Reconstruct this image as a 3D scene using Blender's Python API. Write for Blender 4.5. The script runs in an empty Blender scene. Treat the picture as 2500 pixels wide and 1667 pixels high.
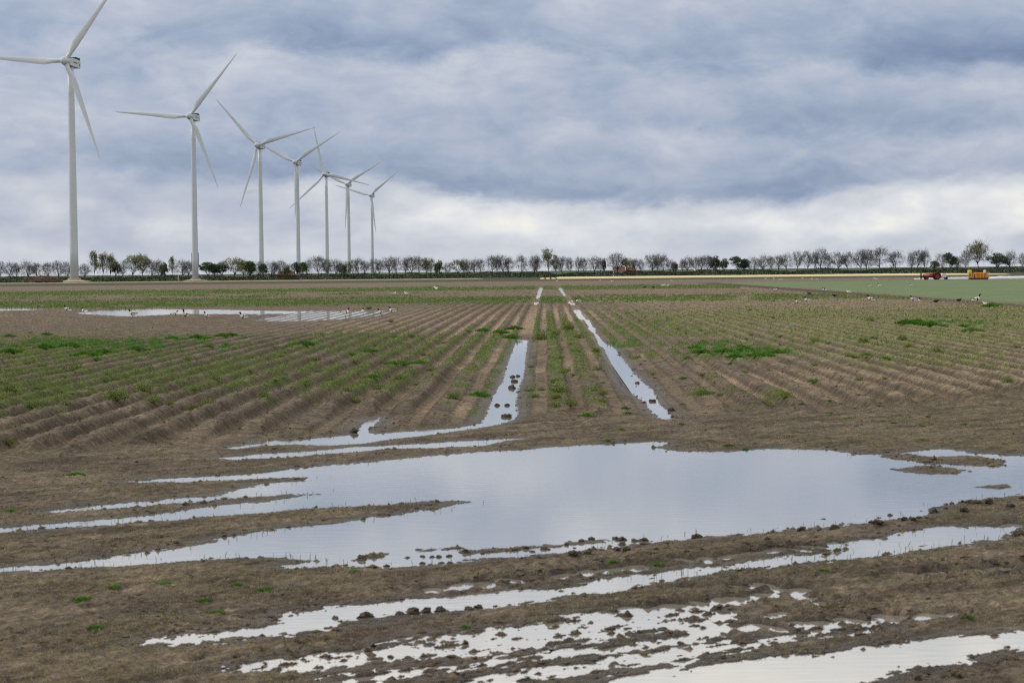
import bpy, math, random
import numpy as np
from mathutils import Matrix, Vector

random.seed(7)
rng = np.random.default_rng(11)
SC = bpy.context.scene
COL = SC.collection
PI = math.pi

# ------------------------------------------------------------------ camera
FPX, VW, VH = 4573.0, 2352.0, 1568.0          # focal length in picture units, picture size
EYE = 2.75
PITCH = math.atan(162.0 / FPX)
ROLL = 0.0100
Fv = np.array([0, math.cos(PITCH), -math.sin(PITCH)])
U0 = np.array([0, math.sin(PITCH), math.cos(PITCH)])
R0 = np.array([1.0, 0, 0])
Rv = R0 * math.cos(ROLL) - U0 * math.sin(ROLL)
Uv = U0 * math.cos(ROLL) + R0 * math.sin(ROLL)
cd = bpy.data.cameras.new('camera')
cam = bpy.data.objects.new('camera', cd)
COL.objects.link(cam)
cd.sensor_width = 36.0
cd.lens = FPX / VW * 36.0
cd.clip_start = 0.5
cd.clip_end = 30000
cd.dof.use_dof = True
cd.dof.focus_distance = 65.0
cd.dof.aperture_fstop = 4.5
m = Matrix.Identity(4)
for i in range(3):
    m[i][0], m[i][1], m[i][2] = Rv[i], Uv[i], -Fv[i]
m[2][3] = EYE
cam.matrix_world = m
SC.camera = cam
SC.render.resolution_x, SC.render.resolution_y = 1024, 682
SC.cycles.use_denoising = False
SC.cycles.filter_width = 1.2

def lin(r, g, b):
    def f(c):
        c /= 255.0
        return c / 12.92 if c <= 0.04045 else ((c + 0.055) / 1.055) ** 2.4
    return (f(r), f(g), f(b), 1.0)

# ------------------------------------------------------------------ node helper
class NT:
    def __init__(s, tree):
        s.t = tree; s.n = tree.nodes; s.l = tree.links
    def new(s, typ, **kw):
        n = s.n.new(typ)
        for k, v in kw.items(): setattr(n, k, v)
        return n
    def put(s, sock, v):
        if isinstance(v, bpy.types.NodeSocket): s.l.new(v, sock)
        elif v is not None: sock.default_value = v
    def m(s, op, a, b=None, c=None, clamp=False):
        n = s.new('ShaderNodeMath', operation=op, use_clamp=clamp)
        for i, v in enumerate((a, b, c)):
            if v is not None: s.put(n.inputs[i], v)
        return n.outputs[0]
    def vm(s, op, a, b=None):
        n = s.new('ShaderNodeVectorMath', operation=op)
        s.put(n.inputs[0], a)
        if b is not None: s.put(n.inputs[1], b)
        return n.outputs[0]
    def xyz(s, v):
        n = s.new('ShaderNodeSeparateXYZ'); s.put(n.inputs[0], v); return n.outputs
    def comb(s, x, y, z):
        n = s.new('ShaderNodeCombineXYZ')
        for i, v in enumerate((x, y, z)): s.put(n.inputs[i], v)
        return n.outputs[0]
    def noise(s, vec, scale, detail=4.0, rough=0.55, dist=0.0, lac=2.0):
        n = s.new('ShaderNodeTexNoise')
        s.put(n.inputs['Vector'], vec)
        n.inputs['Scale'].default_value = scale; n.inputs['Detail'].default_value = detail
        n.inputs['Roughness'].default_value = rough; n.inputs['Distortion'].default_value = dist
        n.inputs['Lacunarity'].default_value = lac
        return n.outputs[0]
    def ramp(s, fac, stops, interp='LINEAR'):
        n = s.new('ShaderNodeValToRGB'); r = n.color_ramp; r.interpolation = interp
        while len(r.elements) < len(stops): r.elements.new(0.5)
        for e, (p, c) in zip(r.elements, stops):
            e.position = p; e.color = c if len(c) == 4 else (*c, 1)
        s.put(n.inputs[0], fac); return n.outputs[0]
    def mix(s, fac, a, b, blend='MIX'):
        n = s.new('ShaderNodeMix', data_type='RGBA', blend_type=blend)
        s.put(n.inputs[0], fac); s.put(n.inputs[6], a); s.put(n.inputs[7], b)
        return n.outputs[2]
    def sstep(s, v, lo, hi):
        n = s.new('ShaderNodeMapRange', interpolation_type='SMOOTHSTEP')
        s.put(n.inputs[0], v); n.inputs[1].default_value = lo; n.inputs[2].default_value = hi
        return n.outputs[0]

# ------------------------------------------------------------------ sky, sun, exposure
SUN_AZ, SUN_EL = math.radians(-76), math.radians(31)      # azimuth from +Y, clockwise positive
world = bpy.data.worlds.new('World'); SC.world = world; world.use_nodes = True
w = NT(world.node_tree); w.n.clear()
sky = w.new('ShaderNodeTexSky', sky_type='NISHITA', sun_disc=False)
sky.sun_elevation = SUN_EL; sky.sun_rotation = SUN_AZ; sky.air_density = 1.0; sky.dust_density = 1.5
bg_sky = w.new('ShaderNodeBackground'); w.l.new(sky.outputs[0], bg_sky.inputs[0]); bg_sky.inputs[1].default_value = 0.1
D = w.new('ShaderNodeTexCoord').outputs['Generated']
dx, dy, dz = w.xyz(D)
az = w.m('MULTIPLY', w.m('ARCTAN2', dx, dy), 4.573)       # thousands of picture units
el = w.m('MULTIPLY', w.m('ARCSINE', dz), 4.573)
Ps = w.comb(w.m('MULTIPLY', dx, 4.573), w.m('MULTIPLY', dy, 4.573), w.m('MULTIPLY', dz, 4.573 * 2.3))
def sn(off, scale, det, rough, dist=0.0):
    return w.m('SUBTRACT', w.noise(w.vm('ADD', Ps, off), scale, det, rough, dist), 0.5)
lump = sn((7.3, 2.1, 4.4), 3.2, 6, 0.56, 0.35)
wisp = sn((1.3, 5.1, 2.4), 11.0, 5, 0.6, 0.4)
edge_n = w.m('ADD', w.m('MULTIPLY', lump, 0.15), w.m('MULTIPLY', wisp, 0.05))
n_big = sn((1.7, 0.4, 2.9), 1.3, 2, 0.5, 0.2)
n_med = sn((5.7, 3.4, 8.9), 3.4, 6, 0.55, 0.5)
n_fin = sn((2.7, 6.4, 3.3), 9.0, 7, 0.62, 0.5)
c = w.m('ADD', 0.335, w.m('MULTIPLY', n_big, 0.30))
c = w.m('ADD', c, w.m('MULTIPLY', n_med, 0.74))
c = w.m('ADD', c, w.m('ADD', w.m('MULTIPLY', n_fin, 0.32), w.m('MULTIPLY', wisp, 0.12)))
def curve(pts):                       # base height of a cloud deck against azimuth
    n = w.new('ShaderNodeFloatCurve'); cv = n.mapping.curves[0]
    for i, (x, y) in enumerate(pts):
        if i < 2: cv.points[i].location = (x, y)
        else: cv.points.new(x, y)
    n.mapping.update()
    u = w.m('ADD', w.m('MULTIPLY', az, 0.25), 0.5, clamp=True)          # -2..2 -> 0..1
    w.put(n.inputs['Value'], u); return n.outputs[0]
U = lambda px: ((px - 1176) / 1000.0) * 0.25 + 0.5
def deck(base, amount, soft, tau, k=1.0):
    """dark flat underside at the base, paling upwards; amount is a curve of strength"""
    d = w.m('ADD', w.m('SUBTRACT', el, curve(base)), w.m('MULTIPLY', edge_n, k))
    on = w.sstep(d, -soft, soft)
    fall = w.m('EXPONENT', w.m('DIVIDE', w.m('MAXIMUM', d, 0.0), -tau))
    return w.m('MULTIPLY', w.m('MULTIPLY', on, fall), curve(amount))
V = lambda py: (622 - py) / 1000.0
d1 = deck([(U(-700), V(150)), (U(0), V(95)), (U(500), V(105)), (U(850), V(130)), (U(1100), V(110)), (U(1500), V(150)), (U(2000), V(165)), (U(2352), V(178)), (U(3000), V(150))],
          [(U(-700), .2), (U(0), .17), (U(500), .24), (U(850), .42), (U(1100), .40), (U(1500), .26), (U(2000), .38), (U(2352), .50), (U(3000), .3)], 0.030, 0.20, 0.8)
d2 = deck([(U(-700), V(420)), (U(0), V(405)), (U(300), V(395)), (U(620), V(420)), (U(880), V(410)), (U(1100), V(455)), (U(1400), V(482)), (U(1750), V(478)), (U(1960), V(452)), (U(2150), V(428)), (U(2352), V(415)), (U(3000), V(430))],
          [(U(-700), .22), (U(0), .20), (U(300), .22), (U(600), .34), (U(1000), .36), (U(1500), .36), (U(1900), .30), (U(2100), .16), (U(2352), .14), (U(3000), .25)], 0.030, 0.13, 0.85)
d3 = deck([(U(-700), V(280)), (U(0), V(300)), (U(600), V(275)), (U(1250), V(285)), (U(1600), V(305)), (U(2000), V(310)), (U(2352), V(318)), (U(3000), V(290))],
          [(U(-700), .1), (U(0), .08), (U(600), .05), (U(1000), .16), (U(1300), .20), (U(1600), .24), (U(2000), .24), (U(2352), .20), (U(3000), .2)], 0.030, 0.07, 0.8)
c = w.m('ADD', c, w.m('MULTIPLY', w.m('ADD', d1, w.m('ADD', d2, d3)), 1.12))
# paler air and lit cumulus heads under the lowest deck
under = w.m('ADD', w.m('SUBTRACT', el, curve([(U(-700), V(420)), (U(0), V(405)), (U(300), V(395)), (U(620), V(420)), (U(880), V(410)), (U(1100), V(455)), (U(1400), V(482)), (U(1750), V(478)), (U(1960), V(452)), (U(2150), V(428)), (U(2352), V(415)), (U(3000), V(430))])), w.m('MULTIPLY', edge_n, 0.75))
gap = w.m('SUBTRACT', 1.0, w.m('ADD', w.m('MULTIPLY', w.sstep(under, -0.038, 0.022), w.sstep(az, -1.2, 0.0)), w.m('MULTIPLY', w.sstep(under, -0.10, 0.05), w.sstep(az, 0.0, -1.2))))
cum = sn((4.1, 7.7, 0.6), 5.5, 6, 0.52, 0.15)
gl = w.m('ADD', w.m('ADD', 0.275, w.m('MULTIPLY', w.sstep(az, 0.0, -0.9), 0.07)), w.m('MULTIPLY', cum, 0.78))
gl = w.m('SUBTRACT', gl, w.m('MULTIPLY', w.m('MULTIPLY', w.sstep(az, -0.5, 0.1), w.sstep(el, 0.05, 0.10)), 0.13))
gl = w.m('ADD', w.m('MULTIPLY', gl, w.sstep(el, 0.0, 0.075)), w.m('MULTIPLY', w.sstep(el, 0.075, 0.0), 0.25))
c = w.m('ADD', w.m('MULTIPLY', c, w.m('SUBTRACT', 1.0, gap)), w.m('MULTIPLY', w.m('MAXIMUM', gl, 0.0), gap))
# the deck thins and whitens overhead
c = w.m('SUBTRACT', c, w.m('MULTIPLY', w.sstep(el, 0.42, 1.15), 0.44))
cloud = w.ramp(w.m('MULTIPLY', c, 1.0, clamp=True), [
    (0.0, lin(246, 245, 240)), (0.10, lin(229, 231, 235)), (0.24, lin(209, 214, 223)), (0.40, lin(188, 195, 211)),
    (0.56, lin(165, 178, 201)), (0.75, lin(140, 157, 185)), (1.0, lin(114, 133, 166))])
bg_cl = w.new('ShaderNodeBackground'); w.l.new(cloud, bg_cl.inputs[0]); bg_cl.inputs[1].default_value = 1.0
cover = w.m('ADD', 0.93, w.m('MULTIPLY', n_fin, 0.1), clamp=True)
mx = w.new('ShaderNodeMixShader'); w.put(mx.inputs[0], cover); w.l.new(bg_sky.outputs[0], mx.inputs[1]); w.l.new(bg_cl.outputs[0], mx.inputs[2])
wo = w.new('ShaderNodeOutputWorld'); w.l.new(mx.outputs[0], wo.inputs[0])

sl = bpy.data.lights.new('sun', 'SUN'); sl.energy = 1.5; sl.angle = math.radians(11); sl.color = (1.0, 0.955, 0.89)
sun = bpy.data.objects.new('sun', sl); COL.objects.link(sun)
sd_ = Vector((math.sin(SUN_AZ) * math.cos(SUN_EL), math.cos(SUN_AZ) * math.cos(SUN_EL), math.sin(SUN_EL)))
sun.rotation_euler = sd_.to_track_quat('Z', 'Y').to_euler()
vs = SC.view_settings
vs.view_transform = 'Standard'; vs.look = 'None'; vs.gamma = 1.0; vs.exposure = 0.0; vs.use_curve_mapping = False

# ------------------------------------------------------------------ picture <-> ground
def gp(px, py, z=0.0):
    px, py = np.asarray(px, float), np.asarray(py, float)
    xn, yn = (px - VW / 2) / FPX, (VH / 2 - py) / FPX
    d = Fv + xn[..., None] * Rv + yn[..., None] * Uv
    k = (z - EYE) / d[..., 2]
    return d[..., 0] * k, d[..., 1] * k
def proj(x, y, z=0.0):
    v = np.stack([x, y, np.broadcast_to(z - EYE, np.shape(x))], -1)
    dep = np.maximum(v @ Fv, 0.5)
    return VW / 2 + FPX * (v @ Rv) / dep, VH / 2 - FPX * (v @ Uv) / dep
def hor(px):
    return 622.0 - (px - VW / 2) * ROLL
def at(px, dist):                      # a point on the ground dist metres down the field, in column px
    x, y = gp(np.array(px), np.array(hor(px) + FPX * EYE / dist))
    s = dist / y
    return float(x * s), float(dist)
def mpp(dist): return dist / FPX       # metres per picture unit

# ------------------------------------------------------------------ numpy noise
_tab = np.random.default_rng(3).uniform(0, 2 * PI, 4096)
_gx, _gy = np.cos(_tab).astype(np.float32), np.sin(_tab).astype(np.float32)
def perlin(x, y, seed=0):
    x = np.asarray(x, float); y = np.asarray(y, float)
    xi = np.floor(x).astype(np.int64); yi = np.floor(y).astype(np.int64)
    fx = (x - xi).astype(np.float32); fy = (y - yi).astype(np.float32)
    u = fx * fx * fx * (fx * (fx * 6 - 15) + 10); v = fy * fy * fy * (fy * (fy * 6 - 15) + 10)
    def g(ax, ay, ox, oy):
        h = (ax * 374761393 + ay * 668265263 + seed * 974711) & 0xffffffff
        h = ((h ^ (h >> 13)) * 1274126177) & 0xffffffff
        h = (h ^ (h >> 16)) & 4095
        return _gx[h] * (fx - ox) + _gy[h] * (fy - oy)
    a = g(xi, yi, 0, 0); b = g(xi + 1, yi, 1, 0); c_ = g(xi, yi + 1, 0, 1); d = g(xi + 1, yi + 1, 1, 1)
    return ((a + (b - a) * u) * (1 - v) + (c_ + (d - c_) * u) * v) * 1.5
def fbm(x, y, octs=3, seed=0, gain=0.5):
    t, a, f = 0, 1.0, 1.0
    for o in range(octs):
        t = t + a * perlin(x * f, y * f, seed + o * 17); a *= gain; f *= 2.03
    return t
def ss(x, a, b):
    t = np.clip((x - a) / (b - a), 0, 1); return t * t * (3 - 2 * t)

# ------------------------------------------------------------------ puddle outlines (picture units, laid on the ground)
def poly_sd(x, y, poly):
    px, py = np.asarray(poly, float).T
    n = len(px); best = np.full(x.shape, 1e9); ins = np.zeros(x.shape, bool)
    for i in range(n):
        x0, y0, x1, y1 = px[i], py[i], px[(i + 1) % n], py[(i + 1) % n]
        ex, ey = x1 - x0, y1 - y0
        L = ex * ex + ey * ey + 1e-12
        t = np.clip(((x - x0) * ex + (y - y0) * ey) / L, 0, 1)
        best = np.minimum(best, (x - x0 - t * ex) ** 2 + (y - y0 - t * ey) ** 2)
        cr = ((y0 > y) != (y1 > y)) & (x < (x1 - x0) * (y - y0) / (y1 - y0 + 1e-12) + x0)
        ins ^= cr
    d = np.sqrt(best)
    return np.where(ins, d, -d)

P_MAIN = [(265,1107),(330,1102),(430,1096),(560,1090),(700,1073),(830,1062),(960,1050),(1080,1039),(1200,1032),(1340,1022),(1500,1014),(1535,1015),(1500,1028),(1560,1036),(1700,1036),(1760,1030),(1880,1032),(1915,1034),(1960,1043),(2040,1043),(2100,1036),(2165,1030),(2260,1043),(2352,1047),(2600,1050),(2600,1118),(2352,1135),(2270,1143),(2160,1163),(2100,1188),(2000,1198),(1900,1210),(1800,1218),(1700,1227),(1600,1234),(1500,1245),(1400,1258),(1300,1268),(1200,1276),(1080,1287),(1000,1297),(900,1303),(830,1300),(700,1304),(640,1306),(640,1300),(700,1292),(730,1284),(600,1280),(500,1284),(400,1291),(300,1297),(160,1304),(60,1311),(-200,1322),(-200,1316),(0,1305),(100,1298),(250,1280),(310,1270),(420,1257),(500,1240),(560,1227),(640,1214),(700,1208),(830,1194),(850,1187),(920,1180),(1000,1168),(1050,1160),(1080,1152),(1060,1149),(1000,1150),(900,1157),(800,1163),(700,1168),(560,1180),(400,1194),(260,1204),(150,1212),(0,1223),(-200,1238),(-200,1230),(0,1213),(150,1200),(330,1185),(430,1170),(520,1158),(600,1152),(650,1146),(722,1135),(715,1132),(640,1137),(560,1142),(470,1150),(350,1160),(200,1172),(115,1177),(115,1173),(200,1163),(300,1155),(400,1145),(490,1138),(560,1120),(620,1110),(700,1103),(698,1096),(600,1098),(540,1102),(430,1107)]
P_STRIP = [(505,1052),(620,1041),(700,1037),(800,1027),(950,1020),(1050,1014),(1150,1008),(1205,1006),(1160,1013),(1100,1024),(1000,1028),(860,1033),(750,1043),(650,1050),(540,1056)]
P_TRACKL = [(1187,780),(1212,780),(1207,820),(1203,860),(1190,900),(1184,930),(1190,950),(1180,964),(1130,978),(1060,988),(1000,997),(900,1008),(830,1019),(760,1023),(680,1021),(600,1023),(545,1031),(520,1029),(600,1018),(590,1010),(640,1011),(700,1009),(820,997),(833,975),(853,960),(874,958),(845,993),(860,997),(960,989),(1050,983),(1105,972),(1119,948),(1134,908),(1154,878),(1167,835)]
P_TRACKR = [(1382,790),(1408,794),(1446,845),(1473,875),(1502,900),(1512,925),(1532,945),(1548,961),(1522,964),(1498,945),(1478,920),(1444,900),(1422,875),(1406,840)]
P_RUT = [(300,1479),(400,1462),(500,1450),(590,1440),(640,1420),(680,1404),(760,1395),(850,1389),(950,1375),(1060,1364),(1150,1358),(1250,1356),(1330,1348),(1400,1322),(1500,1315),(1560,1308),(1650,1296),(1750,1284),(1830,1274),(1900,1268),(1950,1254),(2000,1240),(2060,1220),(2150,1211),(2230,1211),(2320,1208),(2345,1211),(2300,1234),(2230,1249),(2150,1256),(2080,1266),(2000,1277),(1900,1288),(1830,1295),(1700,1308),(1600,1321),(1500,1338),(1440,1354),(1350,1365),(1250,1381),(1150,1394),(1040,1404),(940,1412),(850,1422),(760,1443),(680,1453),(600,1462),(500,1472),(380,1479)]
P_WIDE = [(520,1531),(640,1510),(740,1500),(830,1489),(900,1478),(960,1461),(1050,1451),(1150,1443),(1240,1428),(1300,1418),(1340,1408),(1420,1410),(1480,1398),(1560,1398),(1660,1399),(1720,1420),(1620,1438),(1500,1452),(1400,1467),(1300,1482),(1200,1492),(1100,1502),(1000,1512),(900,1522),(800,1530),(700,1542),(600,1543)]
P_WIDE2 = [(740,1562),(860,1540),(1000,1524),(1100,1514),(1250,1499),(1400,1479),(1500,1469),(1600,1449),(1640,1444),(1630,1464),(1500,1492),(1350,1507),(1250,1522),(1100,1533),(1000,1548),(900,1562),(780,1580)]
P_LOW = [(1060,1575),(1180,1544),(1250,1529),(1350,1519),(1450,1499),(1600,1479),(1700,1469),(1850,1454),(1940,1444),(2000,1436),(2042,1436),(1900,1461),(1800,1477),(1700,1492),(1600,1512),(1450,1533),(1300,1554),(1200,1575),(1100,1600)]
P_CORNER = [(1380,1575),(1500,1543),(1620,1528),(1750,1513),(1900,1498),(2000,1483),(2130,1468),(2230,1460),(2352,1448),(2600,1425),(2600,1470),(2352,1491),(2280,1502),(2220,1521),(2100,1532),(2060,1547),(1990,1575),(1900,1640),(1300,1640)]
P_FAR = [[(165,719),(250,712),(340,709),(500,711),(660,714),(740,716),(640,721),(560,722),(420,721),(300,727),(200,722)],
         [(570,734),(700,712),(780,713),(900,715),(880,726),(800,736),(700,740),(620,740)],
         [(460,736),(510,730),(590,722),(640,718),(600,727),(540,734)], [(-160,708),(0,707),(130,709),(60,713),(0,714),(-160,712)]]
P_STREAKS = [[(1317,712),(1330,711),(1346,735),(1330,734)], [(1342,733),(1352,735),(1372,765),(1394,796),(1382,797),(1356,760)], [(1303,690),(1318,692),(1322,700),(1312,701)],
             [(1282,661),(1289,661),(1301,681),(1296,682)], [(1238,661),(1247,661),(1238,687),(1231,687)], [(1228,694),(1237,694),(1233,700),(1226,700)],
             [(2265,950),(2352,943),(2352,948),(2290,953)], [(1520,873),(1535,872),(1556,890),(1540,888)], [(30,1053),(80,1045),(105,1049),(60,1058)], [(1256,663),(1280,663),(1280,664),(1256,664)]]
def wpoly(p):
    a = np.array(p, float); x, y = gp(a[:, 0], a[:, 1]); return np.stack([x, y], 1)
ISLANDS = [wpoly(p) for p in (
    [(2055,1077),(2100,1070),(2160,1071),(2218,1080),(2206,1088),(2130,1087),(2075,1083)], [(2015,1046),(2060,1041),(2150,1050),(2230,1046),(2305,1058),(2292,1071),(2200,1067),(2120,1061),(2050,1053)],
    [(1062,1267),(1200,1256),(1300,1247),(1385,1239),(1385,1244),(1300,1253),(1200,1262),(1070,1271)], [(2250,1118),(2300,1113),(2330,1118),(2290,1122)], [(820,1283),(880,1270),(890,1275),(835,1290)], [(960,1262),(1040,1256),(1045,1259),(970,1266)])]
# (polygon, bank slope inside, max depth, ragged)
PUDDLES = [(wpoly(P_MAIN), 0.10, 0.07, 0.85), (wpoly(P_STRIP), 0.10, 0.05, 0.8), (wpoly(P_TRACKL), 0.25, 0.07, 0.38), (wpoly(P_TRACKR), 0.25, 0.07, 0.38),
           (wpoly(P_RUT), 0.13, 0.032, 1.3), (wpoly(P_WIDE), 0.10, 0.016, 1.6), (wpoly(P_WIDE2), 0.12, 0.017, 1.6), (wpoly(P_LOW), 0.12, 0.026, 1.3), (wpoly(P_CORNER), 0.10, 0.05, 0.9)]
FARP = [(wpoly(p), 0.03, dp_, rg_) for p, dp_, rg_ in zip(P_FAR, (0.06, 0.040, 0.040, 0.04), (0.35, 1.25, 1.2, 0.5))] + [(wpoly(p), 0.16, 0.06, 0.5) for p in P_STREAKS]
# little pools pressed by tyre lugs
LUGS = []
for lst, x0 in (([(40,770),(190,765),(340,747),(490,725),(630,707),(760,700),(900,685),(1040,668),(1175,655),(1295,645),(1520,865),(1660,860),(1815,855),(1965,845),(2120,830),(2235,795),(80,1075),(195,1055),(265,1050),(320,1035),(440,1030),(580,1005),(720,982),(820,965),(150,1230),(290,1210),(480,1210),(620,1212),(810,1190),(960,1185),(1170,1170),(1370,1150),(1520,1150),(1600,1150),(1690,1135),(1830,1130),(410,948),(570,935),(70,962),(2050,560),(2185,548),(850,1020),(960,1060),(1110,1045),(660,1130)], 1552.3),
                ([(865,940),(1030,930),(1360,885),(1530,875),(1690,850),(1840,838),(2005,820),(690,965),(2040,1105),(2200,1080),(1190,905)], 752.6)):
    for zx, zy in lst:
        X, Y = gp(np.array(x0 + zx * 0.3521), np.array(1016 + zy * 0.3521))
        LUGS.append((float(X), float(Y), random.uniform(0.09, 0.135), random.uniform(0.18, 0.28), random.uniform(-0.5, 0.9)))

# ------------------------------------------------------------------ terrain function
FA = math.atan((1254 - 1176) / FPX)            # furrow heading
ca, sa = math.cos(FA), math.sin(FA)
def furrow(x, y): return x * ca - y * sa, x * sa + y * ca
_tl = furrow(*gp(np.array(1150.), np.array(950.)))[0]; _tr = furrow(*gp(np.array(1505.), np.array(940.)))[0]
TL, TR = float(_tl), float(_tr)
PITCH_R = (TR - TL) / 4.0
_e = np.array([(-900,1110),(-300,1075),(0,1047),(200,1036),(420,1021),(640,1004),(860,992),(1100,972),(1200,957),(1350,952),(1500,955),(1560,952),(1700,944),(1850,946),(2000,940),(2200,926),(2352,908),(2700,885)], float)
_ex, _ey = gp(_e[:, 0], _e[:, 1])

def far_level(y): return -np.clip((np.asarray(y, float) - 820) * 0.0036, 0, 1.7)      # the polder beyond the field lies lower

def terrain(x, y):
    x = np.asarray(x, float); y = np.asarray(y, float)
    t, s = furrow(x, y)
    vx, vy = proj(x, y)
    b = vy - hor(vx)                          # picture units under the horizon
    # ridged field behind the headland
    edge = np.interp(x, _ex, _ey)
    wob = perlin(x * 0.9, y * 0.9, 5) * 0.7
    inr = ss(y - edge + wob, -1.0, 0.7)
    ph = (t - TL) / PITCH_R + perlin(t * 0.25, s * 0.12, 71) * 0.06
    cosv = 0.5 - 0.5 * np.cos(2 * PI * ph)
    prof = np.clip(cosv * 1.40 - 0.22, 0, 1.0) ** 0.9
    dtr = np.minimum(np.abs(t - TL), np.abs(t - TR))
    prof = prof * ss(dtr, 0.24, 0.46)
    amp = (0.150 + 0.030 * (1 - ss(y, 38, 62))) * (1 + 0.12 * fbm(t * 0.9, s * 0.45, 2, 9))
    mudflat = ss(-t, 4, 11) * ss(s, 78, 92) * (1 - ss(s, 170, 190))      # worn-down, puddled part
    amp = amp * (1 - 0.66 * mudflat) * (1 - 0.75 * ss(s, 120, 300))
    amp = np.where(b < 26, 0, amp) * np.where(t > 30, 0.25, 1)
    near = 1 - ss(y, 55, 95)
    clod = fbm(x * 5.0, y * 1.5, 2, 21, 0.6); nf = 1 - ss(y, 24, 44)
    zr = 0.035 + amp * prof + 0.020 * perlin(x * 0.35, y * 0.22, 33)
    zr = zr + near * (0.020 * np.maximum(clod, -0.7) * (0.2 + prof)) * (1 - 0.75 * ss(y, 34, 60)) + near * (0.016 * perlin(x * 8, y * 2.6, 43) + nf * 0.010 * perlin(x * 13, y * 9, 44)) * (0.3 + prof)
    # wheel-packed headland
    rx, ry = (x * 0.77 + y * 0.64), (-x * 0.64 + y * 0.77)         # along / across the ruts
    zh = 0.030 + 0.019 * fbm(rx * 0.45, ry * 2.6, 3, 51) + 0.016 * fbm(x * 2.7, y * 2.4, 3, 52, 0.6) + 0.022 * np.abs(perlin(x * 6.5, y * 4.5, 55)) + 0.012 * perlin(x * 13, y * 9, 53)
    tread = np.maximum(0, perlin(rx * 0.5, ry * 1.1, 58)) * (0.5 + 0.5 * np.sin(rx * 31 + np.abs(np.sin(ry * 4)) * 5 + 2 * perlin(x * 1.3, y * 1.3, 57)))
    zh = zh + 0.020 * tread * (y < 24)
    z = zh * (1 - inr) + zr * inr
    wet = np.full(x.shape, -9.0)
    jag = 0.10 * fbm(rx * 1.5, ry * 3.6, 3, 61, 0.6) + 0.085 * perlin(rx * 6, ry * 14, 63) + 0.05 * perlin(x * 17, y * 11, 64)
    sel = y < 86
    if sel.any():
        xs, ys, js = x[sel], y[sel], jag[sel]; rxs, rys = rx[sel], ry[sel]; zz = z[sel]; ww = wet[sel]
        dtrk = dtr[sel]
        for poly, slope, deep, rag in PUDDLES:
            lo, hi = poly.min(0) - 1.6, poly.max(0) + 1.6
            k = (xs > lo[0]) & (xs < hi[0]) & (ys > lo[1]) & (ys < hi[1])
            if not k.any(): continue
            sd = poly_sd(xs[k], ys[k], poly) + js[k] * rag
            rough = 0.010 * rag * (fbm(rxs[k] * 2.4, rys[k] * 10.0, 3, 66, 0.7) + 0.5 * perlin(xs[k] * 14, ys[k] * 9, 69))
            inn = -np.minimum(np.maximum(sd, 0) * slope, deep) - 0.004 + rough * np.where(deep < 0.03, 2.1, 0.8)
            o = np.clip(-sd, 0, 9)
            cap = np.where(sd > 0, inn, 0.004 + 0.045 * o + 0.10 * np.maximum(o - 0.25, 0) + rough * 0.7)
            zz[k] = np.where(sd > 0, np.minimum(zz[k], cap), np.minimum(zz[k], np.maximum(cap, 0.003 * 0)))
            ww[k] = np.maximum(ww[k], sd)
        for poly in ISLANDS:
            lo, hi = poly.min(0) - 0.5, poly.max(0) + 0.5
            k = (xs > lo[0]) & (xs < hi[0]) & (ys > lo[1]) & (ys < hi[1])
            if not k.any(): continue
            sd = poly_sd(xs[k], ys[k], poly) + js[k] * 0.8
            up = np.minimum(0.004 + 0.10 * np.maximum(sd, 0), 0.035) + 0.012 * fbm(xs[k] * 7, ys[k] * 5, 2, 67)
            zz[k] = np.where(sd > -0.05, np.maximum(zz[k], up + np.minimum(sd, 0) * 0.3), zz[k]); ww[k] = np.where(sd > 0, -0.1, ww[k])
        for X, Y, ra, rb, an in LUGS:
            k = (np.abs(xs - X) < 0.7) & (np.abs(ys - Y) < 0.7)
            if not k.any(): continue
            ux, uy = xs[k] - X, ys[k] - Y
            p, q = ux * math.cos(an) + uy * math.sin(an), -ux * math.sin(an) + uy * math.cos(an)
            r = np.sqrt((p / ra) ** 2 + (q / rb) ** 2) + js[k] * 1.6
            dep = (1 - ss(r, 0.45, 1.35))
            zz[k] = zz[k] * (1 - dep) + (-0.032) * dep + 0.009 * np.exp(-((r - 1.5) / 0.3) ** 2)
            ww[k] = np.maximum(ww[k], (1 - r) * 0.15)
        z[sel] = zz; wet[sel] = ww
    sel = (y > 50) & (y < 380)
    if sel.any():
        xs, ys = x[sel], y[sel]; zz = z[sel]; ww = wet[sel]; bb = amp[sel] * prof[sel]
        js = fbm(xs * 0.25, ys * 0.12, 3, 68)
        for poly, slope, deep, rag in FARP:
            lo, hi = poly.min(0) - 6, poly.max(0) + 6
            k = (xs > lo[0]) & (xs < hi[0]) & (ys > lo[1]) & (ys < hi[1])
            if not k.any(): continue
            sd = poly_sd(xs[k], ys[k], poly)
            sd = sd + (js[k] * 0.9 * rag if slope < 0.1 else js[k] * 0.13)
            cap = np.where(sd > 0, -np.minimum(sd * slope, deep) - 0.01, 0.01 + slope * 0.5 * -sd) + (bb[k] * 1.15 * rag if slope < 0.1 else 0.0)
            zz[k] = np.minimum(zz[k], cap); ww[k] = np.maximum(ww[k], sd)
        z[sel] = zz; wet[sel] = ww
    z = np.where(y > 390, 0.03 + far_level(y), z)
    z = np.where((y < 10.5), 0.03 + 0.02 * perlin(x, y, 3), z)
    return dict(z=z, t=t, s=s, vx=vx, vy=vy, b=b, prof=prof * inr, inr=inr, wet=wet, near=near, clod=clod, mud=mudflat, amp=amp)

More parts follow.
